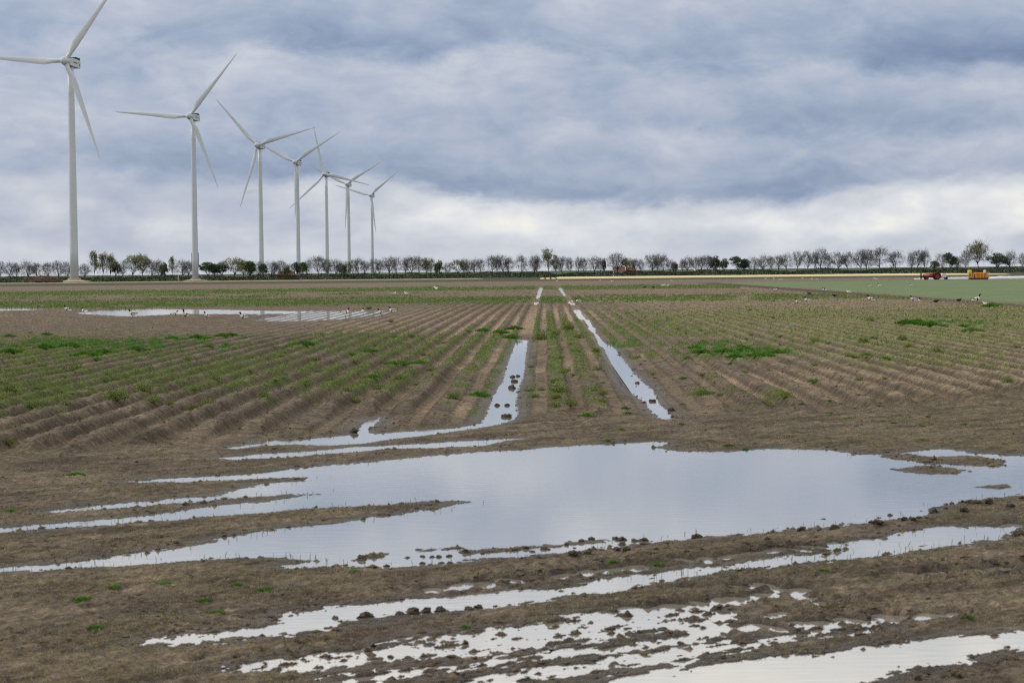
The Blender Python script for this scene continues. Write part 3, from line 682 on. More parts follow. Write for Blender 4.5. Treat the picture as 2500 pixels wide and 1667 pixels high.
for i, (vx_, k_, hpx, angs) in enumerate(TURB):
    d_ = 838 * k_; x_, y_ = at(vx_, d_); zb = float(far_level(d_))
    t_ = thing('wind_turbine', TL_LAB[i], 'wind turbine', (x_, y_, zb), 0, 'wind turbines in a row')
    z0 = 1.5; H = HUB - zb - z0 - 1.9
    obj('foundation', FOUND, t_); obj('plinth', PLINTH, t_, (0, 0, 0.8))
    tw_ = obj('tower', sections(H), t_, (0, 0, z0))
    nc = obj('nacelle', NAC, t_, (0, 0, HUB - zb)); nc.rotation_euler = (math.radians(-4), 0, AXIS)
    off = Matrix.Rotation(AXIS, 4, 'Z') @ Matrix.Rotation(math.radians(-4), 4, 'X')
    nc.location = Vector((0, 0, HUB - zb)) + off @ Vector((0, -5.0, 0))
    for q_ in (0, 1):
        obj('cooler', COOL[q_], nc); tag(obj('lettering', NACT[q_], nc), kind='stuff'); obj('emblem', NACE[q_], nc); obj('side_vent', NACV[q_], nc)
    hb = obj('spinner', SPIN, t_, nc.location); hb.rotation_euler = nc.rotation_euler
    for a in angs:
        bl = obj('blade', BLADE, t_, nc.location)
        corr = math.atan2(math.sin(math.radians(a)) / math.cos(math.radians(20)), math.cos(math.radians(a)))
        mtx = off @ Matrix.Rotation(corr, 4, 'Y')
        bl.rotation_euler = mtx.to_euler(); bl.scale = (0.92, 0.92, 1.025)
    if i == 1:
        mb = MB(); mb.lathe([(0.62, -0.02), (0.62, 0.05)], 'y', 18); dm = mb.mesh('door', STEEL)
        for v in dm.vertices: v.co.z *= 1.75
        obj('door', dm, t_, (0.25, -1.80, 5.2))
        mb = MB(); mb.box(-0.9, 1.1, -3.0, -1.7, 3.9, 4.05)
        mb.box(-0.9, -0.82, -3.0, -2.92, 4.05, 5.1); mb.box(1.02, 1.1, -3.0, -2.92, 4.05, 5.1); mb.box(-0.9, 1.1, -3.0, -2.94, 5.04, 5.12); obj('door_platform', mb.mesh('door_platform', STEEL), t_)
        mb = MB(); n_ = 14
        for q in range(n_):
            xx = 1.1 + q * 0.33; zz = 3.9 - q * 0.22
            mb.box(xx, xx + 0.3, -2.9, -1.9, zz - 0.06, zz)
        for yy in (-2.95, -1.87): mb.tube((1.1, yy, 3.85), (1.1 + n_ * .33, yy, 3.85 - n_ * .22), .07, .07, 4); mb.tube((1.1, yy, 4.9), (1.1 + n_ * .33, yy, 4.9 - n_ * .22), .04, .04, 4)
        obj('stairs', mb.mesh('stairs', STEEL), t_)
        for sx in (-1, 1):
            mb = MB(); mb.box(sx * 1.95 - 0.12, sx * 1.95 + 0.12, -0.4, 0.4, 8.5, 16.0); obj('cable_duct', mb.mesh('cable_duct', STEEL), t_)
    if i == 0:
        mb = MB(); mb.box(-0.45, 0.45, -1.86, -1.70, 1.6, 3.8); obj('door', mb.mesh('door', GREYW), t_, (-1.2, 0.45, 0))

# ------------------------------------------------------------------ heap, marker post, farm buildings
def lump_mesh(name, nu, nv, sx, sy, sz, material, amp_, fr, seed, flat=0.0):
    vs, fs = [], []
    for i in range(nv + 1):
        ph = PI * i / nv
        for j in range(nu):
            th = 2 * PI * j / nu
            p = Vector((math.sin(ph) * math.cos(th), math.sin(ph) * math.sin(th), math.cos(ph)))
            r = 1 + amp_ * float(fbm(np.array([p.x * fr + seed * 3.1 + p.z * 1.7]), np.array([p.y * fr - p.z * fr * 0.9 + seed]), 3, seed)[0])
            vs.append((p.x * r * sx, p.y * r * sy, max(p.z * r, -flat if flat else -9) * sz))
    for i in range(nv):
        for j in range(nu):
            k = (j + 1) % nu; fs.append((i * nu + j, (i + 1) * nu + j, (i + 1) * nu + k, i * nu + k))
    return mesh_np(name, vs, fs, [material], False)
HEAPM = mat('brushwood_heap', (0.085, 0.058, 0.045), 0.95, 0.4, 1.5)
BRUSH = mat('dead_branches', (0.10, 0.07, 0.052), 0.95, 0.3, 2)
x_, y_ = at(101, 748)
hp = thing('brush_heap', 'long dark brown heap of brushwood left of the tallest turbine', 'heap', (x_, y_, 0))
obj('mound', lump_mesh('mound', 40, 14, 6.4, 3.2, 2.5, HEAPM, 0.25, 3.0, 4), hp)
mb = MB()
for q in range(420):
    a = random.uniform(0, 2 * PI); r = math.sqrt(random.random()); px, py = 6.3 * r * math.cos(a), 3.0 * r * math.sin(a)
    pz = 2.5 * math.sqrt(max(0, 1 - r * r)); d = Vector((random.uniform(-1, 1), random.uniform(-1, 1), random.uniform(-0.1, 0.7))).normalized() * random.uniform(0.3, 1.0)
    mb.tube((px, py, pz * 0.9), (px + d.x, py + d.y, pz * 0.9 + abs(d.z)), 0.05, 0.015, 3, 0, False)
tag(obj('branches', mb.mesh('branches', BRUSH), hp), kind='stuff')
MARKER = mat('white_post_paint', (0.75, 0.74, 0.68), 0.6)
x_, y_ = at(409.5, 830)
mp = thing('marker_post', 'slim white marker post on the verge left of the stairs turbine', 'post', (x_, y_, 0))
mb = MB(); mb.lathe([(0.13, 0.0), (0.13, 2.2), (0.11, 2.3)], 'z', 8); obj('post', mb.mesh('post', MARKER), mp)
mb = MB(); mb.lathe([(0.15, 2.3), (0.15, 2.42), (0.03, 2.5)], 'z', 8); obj('cap', mb.mesh('cap', STEEL), mp)

ROOF = mat('red_roof_tiles', (0.20, 0.085, 0.062), 0.85, 0.2, 0.8)
WALLW = mat('whitewashed_wall', (0.62, 0.58, 0.52), 0.9, 0.08, 0.5)
WALLB = mat('brown_brick_wall', (0.20, 0.12, 0.085), 0.9, 0.2, 0.6)
PANE = mat('dark_window_glass', (0.03, 0.035, 0.04), 0.15, spec=0.6)
DOORM = mat('dark_green_door', (0.03, 0.06, 0.045), 0.6)
def house(vx0, vx1, dist, eave, ridge, depth, wallm, label):
    xa, y0 = at(vx0, dist); xb, _ = at(vx1, dist); w_ = xb - xa
    h_ = thing('farm_building', label, 'building', ((xa + xb) / 2, y0, -1.5), 0, 'farm buildings among the trees')
    hw = w_ / 2; dp = depth / 2
    mb = MB(); mb.box(-hw, hw, -dp, dp, 0, eave)
    mb.add([(-hw, -dp, eave), (-hw, dp, eave), (-hw, 0, ridge - 0.1)], [(0, 1, 2)]); mb.add([(hw, -dp, eave), (hw, dp, eave), (hw, 0, ridge - 0.1)], [(0, 2, 1)]); obj('wall', mb.mesh('wall', wallm), h_)
    mb = MB(); o_ = 0.35
    for sy in (-1, 1):
        mb.add([(-hw - o_, sy * (dp + o_), eave - 0.15), (hw + o_, sy * (dp + o_), eave - 0.15), (hw + o_, 0, ridge), (-hw - o_, 0, ridge),
                (-hw - o_, sy * (dp + o_), eave + 0.03), (hw + o_, sy * (dp + o_), eave + 0.03), (hw + o_, 0, ridge + 0.2), (-hw - o_, 0, ridge + 0.2)],
               [(0, 1, 2, 3), (4, 7, 6, 5), (0, 4, 5, 1), (1, 5, 6, 2), (3, 7, 4, 0)])
    rf = obj('roof', mb.mesh('roof', ROOF), h_)
    mb = MB(); mb.box(hw * 0.45, hw * 0.45 + 0.7, -0.35, 0.35, ridge - 0.3, ridge + 0.9); obj('chimney', mb.mesh('chimney', WALLB), rf)
    nw = max(2, int(w_ / 3.0))
    for q in range(nw):
        cx = -hw + w_ * (q + 0.5) / nw
        if q == nw // 2:
            mb = MB(); mb.box(cx - 0.5, cx + 0.5, -dp - 0.04, -dp - 0.005, 0.05, 2.1); obj('door', mb.mesh('door', DOORM), h_); continue
        mb = MB(); mb.box(cx - 0.55, cx + 0.55, -dp - 0.05, -dp - 0.005, 0.95, 2.15); wn = obj('window', mb.mesh('window', WALLW), h_)
        for sx in (-1, 1):
            mb = MB(); mb.box(cx + sx * 0.26 - 0.2, cx + sx * 0.26 + 0.2, -dp - 0.07, -dp - 0.052, 1.05, 2.05); obj('pane', mb.mesh('pane', PANE), wn)
house(1409, 1434, 1235, 3.9, 5.9, 7.0, WALLW, 'red-roofed farmhouse with white walls behind the trees right of the middle')
house(1439, 1458, 1240, 3.9, 5.7, 7.0, WALLB, 'smaller red-roofed barn just right of the white-walled farmhouse')
house(640, 676, 1240, 3.0, 5.2, 7.0, WALLB, 'red-roofed barn among trees between the third and fourth turbines')

# ------------------------------------------------------------------ trees
BARK = mat('grey_bark', (0.085, 0.078, 0.072), 0.95, 0.2, 1.0)
TWIG = mat('bare_twigs', (0.125, 0.115, 0.11), 0.95, 0.2, 0.5)
LEAF_Y = leaf_mat('spring_leaves_pale', (0.17, 0.185, 0.07), (0.26, 0.265, 0.11), 0.5)
LEAF_G = leaf_mat('spring_leaves_green', (0.06, 0.11, 0.04), (0.11, 0.17, 0.06), 0.5)
LEAF_D = leaf_mat('dark_leaves', (0.042, 0.07, 0.042), (0.085, 0.12, 0.06), 0.5)
def tree_mesh(seed, kind):
    """unit tree 10 m high, crown about 7 m wide; returns (trunk mesh, crown mesh)"""
    r = random.Random(seed); limbs, twigs, tips = MB(), [], []
    def grow(p, d, L, rad, lev):
        n = 3 if lev < 2 else 2; q = p
        for s_ in range(n):
            d2 = (d + Vector((r.gauss(0, .13), r.gauss(0, .13), r.gauss(0.05, .08)))).normalized()
            e = q + d2 * (L / n); r1 = rad * (1 - 0.38 * (s_ + 1) / n); r0 = rad * (1 - 0.38 * s_ / n)
            if lev <= 2: limbs.tube(q, e, r0, r1, 5 if lev < 2 else 3, 0, False)
            else: twigs.append((q.copy(), e.copy(), r0))
            q, d = e, d2
            if lev >= 1 and lev < 4 and s_ < n - 1 and r.random() < 0.75:
                side = Vector((r.gauss(0, 1), r.gauss(0, 1), r.gauss(0.25, .5))).normalized()
                grow(q, (d * 0.55 + side * 0.7).normalized(), L * r.uniform(.5, .72), r1 * .55, lev + 1)
        if lev < 4:
            k = {0: r.randint(6, 8), 1: 3, 2: 3, 3: 4}[lev]
            for j in range(k):
                a = 2 * PI * (j + r.random() * .7) / k
                sp = {0: r.uniform(.35, .95), 1: .62, 2: .65, 3: .7}[lev]
                if kind == 'tall': sp *= 0.62
                o = d.orthogonal().normalized(); o2 = d.cross(o)
                dd = (d + (o * math.cos(a) + o2 * math.sin(a)) * sp).normalized()
                grow(q, dd, L * {0: r.uniform(.85, 1.2), 1: .68, 2: .66, 3: .62}[lev], rad * {0: .42, 1: .48, 2: .45, 3: .5}[lev], lev + 1)
        else: tips.append(q.copy())
    # trunk, leader and side limbs
    p = Vector((0, 0, -0.1)); grow(p, Vector((r.gauss(0, .05), r.gauss(0, .05), 1)).normalized(), r.uniform(2.4, 3.2), 0.26, 0)
    allp = [v for v in limbs.v] + [e for _, e, _ in twigs]
    zt = max(v[2] for v in allp); xs = sorted(abs(v[0]) for v in allp); wd = 2 * xs[int(len(xs) * .97)]
    sz = 10.0 / zt; sx = 7.0 / wd
    S = lambda v: (v[0] * sx, v[1] * sx, v[2] * sz)
    limbs.v = [S(v) for v in limbs.v]
    cr = MB()
    for a, b_, rad in twigs:
        a, b_ = Vector(S(a)), Vector(S(b_)); d = (b_ - a)
        if d.length < .02: continue
        o = d.orthogonal().normalized(); o2 = d.normalized().cross(o); w_ = 0.05
        th = r.random() * 6
        e1 = (o * math.cos(th) + o2 * math.sin(th)) * w_; e2 = (o * math.cos(th + 2.1) + o2 * math.sin(th + 2.1)) * w_; e3 = (o * math.cos(th + 4.2) + o2 * math.sin(th + 4.2)) * w_
        cr.add([a + e1, a + e2, a + e3, b_], [(0, 1, 3), (1, 2, 3), (2, 0, 3)], 0)
    # fine outer twigs that round the head off
    nt = {'bare': 1000, 'sparse': 700, 'tall': 260, 'pale': 420, 'green': 150, 'dark': 100}[kind]
    for q in range(nt):
        a_ = r.uniform(0, 2 * PI); cz = r.uniform(-.95, 1); rr = r.uniform(.45, .98) * (1 + .16 * math.sin(a_ * 3 + seed) + .15 * math.sin(cz * 5 + seed * 2) + .10 * math.sin(a_ * 7 + cz * 4))
        o_ = Vector((math.sqrt(max(0, 1 - cz * cz)) * math.cos(a_), math.sqrt(max(0, 1 - cz * cz)) * math.sin(a_), cz))
        c0 = Vector((o_.x * rr * 3.4, o_.y * rr * 3.4, 6.2 + o_.z * rr * 3.7)); dd = (o_ + Vector((r.gauss(0, .35), r.gauss(0, .35), .35 + r.gauss(0, .3)))).normalized()
        b_ = c0 + dd * r.uniform(.5, 1.3); o = dd.orthogonal().normalized(); o2 = dd.cross(o); w_ = .034
        cr.add([c0 + o * w_, c0 - o * w_ * .5 + o2 * w_ * .87, c0 - o * w_ * .5 - o2 * w_ * .87, b_], [(0, 1, 3), (1, 2, 3), (2, 0, 3)], 0)
    mats_ = [TWIG]
    nl, sz_l, lm = {'bare': (0, 0, None), 'tall': (2, .26, LEAF_Y), 'pale': (3, .28, LEAF_Y), 'sparse': (1, .24, LEAF_Y), 'green': (5, .34, LEAF_G), 'dark': (5, .30, LEAF_D)}[kind]
    if nl:
        mats_.append(lm); tp = [Vector(S(t)) for t in tips]; r.shuffle(tp); tp = tp[:520]
        for t in tp:
            for q in range(nl):
                c_ = t + Vector((r.gauss(0, .30), r.gauss(0, .30), r.gauss(-.05, .28)))
                n_ = Vector((r.gauss(0, 1), r.gauss(0, 1), r.gauss(0.3, 1))).normalized(); o = n_.orthogonal().normalized() * sz_l * r.uniform(.5, 1); o2 = n_.cross(o).normalized() * sz_l * r.uniform(.4, .9)
                cr.add([c_ - o, c_ + o2 * .8, c_ + o, c_ - o2], [(0, 1, 2, 3)], 1)
    return limbs.mesh('trunk', BARK, True), cr.mesh('crown', mats_)
PROTO = {'sparse': [tree_mesh(61, 'sparse')], 'bare': [tree_mesh(s_, 'bare') for s_ in (1, 2, 3, 4, 5, 6, 8, 9, 10, 12)], 'tall': [tree_mesh(s_, 'tall') for s_ in (21, 22, 23)], 'pale': [tree_mesh(s_, 'pale') for s_ in (31, 32, 33)],
         'green': [tree_mesh(s_, 'green') for s_ in (41, 42, 43)], 'dark': [tree_mesh(s_, 'dark') for s_ in (51, 52, 53)]}
B, L_, P_, G_, K_ = 'bare', 'tall', 'pale', 'green', 'dark'
TREES = []
def addt(x0, y0, lst):
    for zx, zt, zw, k in lst: TREES.append((x0 + zx * 0.26, y0 + zt * 0.26, zw * 0.26, k))
addt(-60, 545.7, [(30,225,90,B),(130,215,90,B)])
addt(0, 545.7, [(5,205,60,B),(90,210,110,B),(145,215,50,B),(235,205,100,B),(330,215,90,B),(425,210,80,B),(510,195,100,B),(590,205,70,B),(745,225,90,B),(830,120,100,L_),(905,125,75,L_),(968,142,80,L_),(1015,208,65,K_),(1075,215,60,B),(1165,155,100,P_),(1255,148,85,P_),(1325,195,90,B),(1405,190,80,B),(1460,220,70,G_),(1525,170,70,L_),(1595,195,100,B),(1665,200,90,B),(1830,220,100,G_),(1900,235,80,G_),(1970,215,90,K_),(2060,180,120,P_),(2150,195,90,B),(2215,215,60,G_),(2285,205,100,B)])
addt(564.5, 545.7, [(35,210,70,G_),(150,235,50,G_),(210,210,90,B),(255,205,50,B),(315,200,80,B),(375,250,50,G_),(400,225,60,B),(450,220,70,K_),(500,220,50,G_),(545,200,80,B),(640,155,130,B),(720,190,80,B),(790,190,100,B),(840,230,70,G_),(900,200,70,B),(960,185,60,B),(1005,175,70,B),(1050,195,60,B),(1130,180,90,B),(1190,190,70,B),(1270,165,110,B),(1345,170,80,B),(1410,175,60,B),(1465,158,120,B),(1520,165,70,B),(1595,180,80,P_),(1640,172,60,B),(1720,205,75,G_),(1785,215,60,B),(1860,195,90,P_),(1930,185,60,B),(1975,190,70,B),(2025,185,70,B),(2080,180,60,B),(2175,150,100,B),(2225,150,60,B),(2270,150,90,B),(2330,170,70,B)])
addt(1129, 545.7, [(255,150,100,B),(375,155,90,B),(410,155,70,B),(500,102,110,L_),(575,165,60,B),(630,160,110,B),(690,170,60,B),(770,165,70,B),(815,170,60,B),(905,165,90,B),(960,172,60,B),(1005,178,30,K_),(1105,135,140,B),(1200,180,70,P_),(1275,180,70,B),(1325,185,60,B),(1415,150,110,B),(1465,140,70,B),(1525,145,90,B),(1580,190,60,B),(1640,212,50,K_),(1690,180,60,B),(1740,165,70,B),(1800,165,70,B),(1860,155,70,B),(1910,148,90,B),(1975,160,90,K_),(2065,185,60,K_),(2165,170,120,K_),(2235,190,60,K_),(2310,170,80,B)])
addt(1740.5, 526.8, [(60,225,80,B),(115,228,50,B),(180,220,100,B),(265,210,80,B),(350,192,80,B),(435,182,90,B),(500,190,60,B),(560,165,90,B),(615,205,60,B),(705,192,110,B),(800,192,90,B),(910,168,90,B),(965,172,100,B),(1095,152,150,B),(1230,188,120,B),(1350,205,60,B),(1410,175,110,B),(1480,175,90,B),(1555,280,60,G_),(1610,210,80,B),(1690,210,90,K_),(1765,240,60,B),(1840,185,100,B),(1955,100,165,'sparse'),(2105,210,130,K_),(2235,190,100,B),(2340,200,70,B),(2420,200,90,B),(2520,195,100,B)])
TREES.sort()
MARKS = [(171, "tallest turbine's tower"), (449, "stairs turbine's tower"), (601, "third turbine's tower"), (686, "fourth turbine's tower"), (752, "fifth turbine's tower"), (802, "sixth turbine's tower"), (856, "last turbine's tower"), (1259, 'tall leafy poplar in mid-row'), (1421, 'white-walled farmhouse'), (2135, 'red tractor'), (2245, 'orange machine')]
KW = {'bare': 'bare grey roadside tree', 'tall': 'tall thinly leaved poplar', 'pale': 'pale yellow-green young-leaved tree', 'green': 'low fresh green tree', 'dark': 'dark green leafy tree'}
cnt = {}
lab_t = []
for (vx_, ty, wv_, k) in TREES:
    if abs(vx_ - 1259) < 3 and k == 'tall': lab_t.append('tallest leafy poplar in the middle of the tree row'); continue
    if k == 'sparse': lab_t.append('tallest sparse tree at the right, above the orange machine'); continue
    mk = min(MARKS, key=lambda q: abs(q[0] - vx_)); side = 'right' if vx_ >= mk[0] else 'left'
    lab_t.append((mk, side, k, abs(vx_ - mk[0])))
ORD = ['first', 'second', 'third', 'fourth', 'fifth', 'sixth', 'seventh', 'eighth', 'ninth', 'tenth', 'eleventh', 'twelfth', 'thirteenth', 'fourteenth', 'fifteenth', 'sixteenth', 'seventeenth', 'eighteenth', 'nineteenth', 'twentieth', 'twenty-first', 'twenty-second', 'twenty-third', 'twenty-fourth']
bins = {}
for i, q in enumerate(lab_t):
    if isinstance(q, tuple): bins.setdefault((q[0][0], q[1], q[2]), []).append((q[3], i))
for key, lst in bins.items():
    lst.sort()
    for n_, (_, i) in enumerate(lst):
        mk, side, k, _d = lab_t[i]
        lab_t[i] = f"{KW[k]}, {ORD[n_]} {side} of the {mk[1]}"
for i, (vx_, ty, wv_, k) in enumerate(TREES):
    d_ = random.uniform(1185, 1222)
    if abs(vx_ - 171) < 40 or True: pass
    x_, y_ = at(vx_, d_)
    zb = float(far_level(d_)); H = EYE - zb + (hor(vx_) - ty) * mpp(d_); W = wv_ * mpp(d_) * random.uniform(1.15, 1.5)
    tm, cm = PROTO[k][(i * 5 + int(vx_)) % len(PROTO[k])]
    t_ = thing('tree', lab_t[i], 'tree', (x_, y_, zb), random.uniform(0, 6.28), {'bare': 'bare trees in the row', 'tall': 'poplars in the row', 'sparse': 'poplars in the row', 'pale': 'pale green trees in the row', 'green': 'fresh green trees in the row', 'dark': 'dark green trees in the row'}[k], (W / 7.0, W / 7.0, H / 10.0))
    obj('trunk', tm, t_); obj('crown', cm, t_)

# leaf-card helper for masses nobody could count
def cards(name, C_, size, normal_up, mats_, label, mi=None, aspect=1.0):
    n = len(C_); N = rng.normal(size=(n, 3)); N[:, 2] += normal_up; N /= np.linalg.norm(N, axis=1)[:, None]
    A = np.cross(N, rng.normal(size=(n, 3))); A /= np.linalg.norm(A, axis=1)[:, None] + 1e-9; Bv = np.cross(N, A)
    s_ = np.asarray(size)[:, None] * rng.uniform(0.6, 1.1, (n, 1))
    V = np.stack([C_ - A * s_, C_ + Bv * s_ * 0.7 * aspect, C_ + A * s_, C_ - Bv * s_ * 0.7 * aspect], 1).reshape(-1, 3)
    F_ = np.arange(4 * n).reshape(n, 4)
    return tag(obj(name, mesh_np(name, V, F_, mats_, False, mi)), label, None, None, 'stuff')
UND = [leaf_mat('undergrowth_dark', (0.016, 0.028, 0.018), (0.035, 0.05, 0.03), 0.15), leaf_mat('undergrowth_brown', (0.05, 0.042, 0.038), (0.075, 0.062, 0.055), 0.15), leaf_mat('undergrowth_green', (0.03, 0.055, 0.025), (0.05, 0.085, 0.035), 0.15)]
def undergrowth():
    n = 52000; x = rng.uniform(-430, 430, n); hgt = 3.2 + 1.5 * fbm(x * 0.045, x * 0 + 3, 3, 95) + 0.7 * perlin(x * 0.25, x * 0 + 8, 96); hgt = np.clip(hgt, 1.3, 5.6)
    z = -1.45 + hgt * rng.uniform(0, 1, n) ** 0.9; y = 1205 + rng.normal(0, 7, n)
    kind = perlin(x * 0.03, x * 0 + 1, 97) + rng.normal(0, .25, n)
    mi = np.where(kind > 0.25, 1, np.where(kind < -0.35, 2, 0))
    cards('undergrowth', np.stack([x, y, z], 1), np.full(n, 0.40), 0.2, UND, 'dark scrub and hedge growing under the row of trees', mi)
    n = 15000; x = rng.uniform(-430, 430, n); hgt = np.clip(5.0 + 2.2 * fbm(x * 0.07, x * 0 + 5, 3, 98), 2.5, 8.0); z = -1.45 + hgt * rng.uniform(0.3, 1, n); y = 1212 + rng.normal(0, 8, n)
    keep = rng.uniform(size=n) < ss(perlin(x * 0.11, x * 0 + 2, 99), -0.5, 0.5)
    cards('thicket', np.stack([x, y, z], 1)[keep], np.full(keep.sum(), 0.36), -0.2, [TWIG], 'grey bare thicket filling the gaps between the row trees', None, 0.16)
undergrowth()

# ------------------------------------------------------------------ tractor, film layer, orange machine, white film
RED = mat('tractor_red_paint', (0.42, 0.022, 0.018), 0.4, 0.12, 4, 0.5)
DRED = mat('tractor_dark_red', (0.16, 0.016, 0.018), 0.5, 0.15, 4)
TYRE = mat('tyre_rubber', (0.022, 0.021, 0.022), 0.9)
BLACK = mat('black_iron', (0.02, 0.02, 0.022), 0.6)
CREAM = mat('cream_panel', (0.68, 0.64, 0.58), 0.5)
FILM = mat('white_film', (0.74, 0.74, 0.76), 0.45, 0.06, 1.0, 0.4, bump=0.3, bscale=3)
ORANGE = mat('orange_paint', (0.62, 0.27, 0.022), 0.5, 0.2, 2.5, 0.4)
DORANGE = mat('deep_orange_paint', (0.52, 0.15, 0.02), 0.5, 0.2, 3, 0.4)
YELLOW = mat('yellow_drum_paint', (0.80, 0.53, 0.02), 0.4, 0.05, 3, 0.5)
GREYP = mat('grey_panel', (0.30, 0.29, 0.28), 0.6, 0.15, 3)
def wheel(parent, x, y, R, w_, rimmat):
    mb = MB(); n = 28
    prof_ = [(R * .62, -w_ / 2), (R * .93, -w_ / 2), (R, -w_ * .38), (R, w_ * .38), (R * .93, w_ / 2), (R * .62, w_ / 2), (R * .62, -w_ / 2)]
    rings = [[(r * math.cos(2 * PI * i / n), h, r * math.sin(2 * PI * i / n)) for i in range(n)] for r, h in prof_]; mb.loft(rings, 0, False)
    for i in range(22):
        a = 2 * PI * i / 22; ca_, sa_ = math.cos(a), math.sin(a)
        for sy in (0, 1):
            a2 = a + sy * PI / 22; c1, s1 = math.cos(a2), math.sin(a2); t = Vector((-s1, 0, c1)) * R * .04; o = Vector((c1, 0, s1))
            yy = (-w_ * .48, 0.0) if sy == 0 else (0.0, w_ * .48)
            vs_ = []
            for rr in (R * .99, R * 1.035):
                vs_ += [o * rr - t + Vector((0, yy[0], 0)), o * rr + t + Vector((0, yy[0], 0)), o * rr + t * 2.2 + Vector((0, yy[1], 0)), o * rr + Vector((0, yy[1], 0))]
            mb.add(vs_, [(0, 1, 2, 3), (4, 7, 6, 5), (0, 4, 5, 1), (1, 5, 6, 2), (2, 6, 7, 3), (3, 7, 4, 0)])
    wl = obj('wheel', mb.mesh('wheel', TYRE), parent, (x, y, R * 1.02))
    mb = MB(); mb.lathe([(R * .1, -w_ * .30), (R * .30, -w_ * .30), (R * .34, -w_ * .12), (R * .52, -w_ * .12), (R * .58, -w_ * .44), (R * .66, -w_ * .46), (R * .66, w_ * .46), (R * .1, w_ * .3)], 'y', 24)
    obj('rim', mb.mesh('rim', rimmat, False), wl)
    mb = MB(); mb.lathe([(R * .10, -w_ * .40), (R * .16, -w_ * .36), (R * .16, -w_ * .2)], 'y', 12); obj('hub_cap', mb.mesh('hub_cap', DRED), wl)
def tractor():
    X, Y = at(2139, 418); S = 1.0
    t = thing('tractor', 'old red tractor with big red rear wheel, driving left beyond the green field', 'tractor', (X, Y, 0.03))
    # x to the right, front of the tractor at -x, our side at -y
    for sy in (-1, 1):
        wheel(t, 1.12, sy * 0.78, 0.70, 0.42, RED); wheel(t, -1.06, sy * 0.68, 0.37, 0.24, RED)
    rg = []
    for x, hw, z0, z1 in [(-1.72, .20, .72, 1.08), (-1.66, .25, .68, 1.18), (-1.1, .27, .70, 1.24), (-0.3, .28, .72, 1.29), (0.2, .30, .74, 1.32), (0.36, .30, .76, 1.40)]:
        rg.append([(x, -hw, z0), (x, hw, z0), (x, hw, z1 - .10), (x, hw * .6, z1), (x, -hw * .6, z1), (x, -hw, z1 - .10)])
    mb = MB(); mb.loft(rg); bon = obj('bonnet', mb.mesh('bonnet', RED, False), t)
    mb = MB(); mb.box(-1.75, -1.70, -.17, .17, .74, 1.06); obj('grille', mb.mesh('grille', BLACK), bon)
    mb = MB(); mb.box(-1.6, -.45, -.296, -.272, .90, 1.04, 0); obj('side_stripe', mb.mesh('side_stripe', CREAM), bon)
    for sy in (-1, 1):
        mb = MB(); mb.lathe([(.02, -.05), (.09, -.04), (.10, .06), (.03, .09)], 'x', 12); obj('headlight', mb.mesh('headlight', CREAM), t, (-1.62, sy * .33, 1.02))
    mb = MB(); mb.box(-1.5, .3, -.2, .2, .42, .74); mb.box(-.2, .5, -.27, .27, .40, .78); obj('engine_block', mb.mesh('engine_block', BLACK), t)
    mb = MB(); mb.box(.3, 1.35, -.30, .30, .45, .98); mb.tube((1.12, -.6, .71), (1.12, .6, .71), .14, .14, 10); obj('gearbox', mb.mesh('gearbox', DRED), t)
    mb = MB(); mb.tube((-1.06, -.62, .40), (-1.06, .62, .40), .07, .07, 8); mb.box(-1.2, -.92, -.16, .16, .38, .72); obj('front_axle', mb.mesh('front_axle', DRED), t)
    for sy in (-1, 1):
        mb = MB(); rg = []
        for i in range(11):
            a = math.radians(15 + 14.5 * i); r0, r1 = .76, .80
            o = (1.12 + r0 * math.cos(a), .71 + r0 * math.sin(a)); q = (1.12 + r1 * math.cos(a), .71 + r1 * math.sin(a)); y0, y1 = sy * .52, sy * 1.0
            rg.append([(o[0], y0, o[1]), (o[0], y1, o[1]), (q[0], y1, q[1]), (q[0], y0, q[1])])
        mb.loft(rg); obj('mudguard', mb.mesh('mudguard', DRED), t)
    mb = MB(); mb.box(.78, 1.22, -.24, .24, 1.18, 1.28, 0, .02, .02); mb.box(1.16, 1.28, -.24, .24, 1.24, 1.66, 0, .01, .03); mb.tube((1.0, 0, .95), (1.0, 0, 1.2), .06, .06, 6); obj('seat', mb.mesh('seat', BLACK), t)
    mb = MB(); mb.tube((.36, 0, 1.30), (.58, 0, 1.62), .025, .025, 6)
    for i in range(12):
        a0, a1 = 2 * PI * i / 12, 2 * PI * (i + 1) / 12; f = lambda a: (.58 + .2 * math.cos(a) * .45 , .2 * math.sin(a), 1.62 + .2 * math.cos(a) * -.25)
        mb.tube(f(a0), f(a1), .018, .018, 4)
    obj('steering_wheel', mb.mesh('steering_wheel', BLACK), t)
    mb = MB(); mb.tube((-.86, -.1, 1.22), (-.86, -.1, 1.72), .035, .035, 8); mb.tube((-.86, -.1, 1.40), (-.86, -.1, 1.60), .06, .06, 8); obj('exhaust', mb.mesh('exhaust', BLACK), t)
    mb = MB()
    for sy in (-1, 1): mb.tube((1.36, sy * .45, .95), (1.34, sy * .45, 2.30), .045, .045, 6)
    mb.tube((1.34, -.45, 2.28), (1.34, .45, 2.28), .045, .045, 6); mb.box(.95, 1.62, -.5, .5, 2.15, 2.34, 0, .03, .03); obj('roll_bar', mb.mesh('roll_bar', DRED), t)
    mb = MB()
    for sy in (-1, 1): mb.box(-2.22, -2.10, sy * .45 - .07, sy * .45 + .07, .12, 1.36)
    mb.box(-2.2, -2.12, -.45, .45, .3, .42); mb.box(-2.2, -2.12, -.45, .45, 1.2, 1.3); obj('front_frame', mb.mesh('front_frame', BLACK), t)
    mb = MB(); mb.box(-2.1, -1.5, -.26, .26, .38, .66); obj('front_weight', mb.mesh('front_weight', BLACK), t)
    # film layer behind
    X2, Y2 = at(2160, 418)
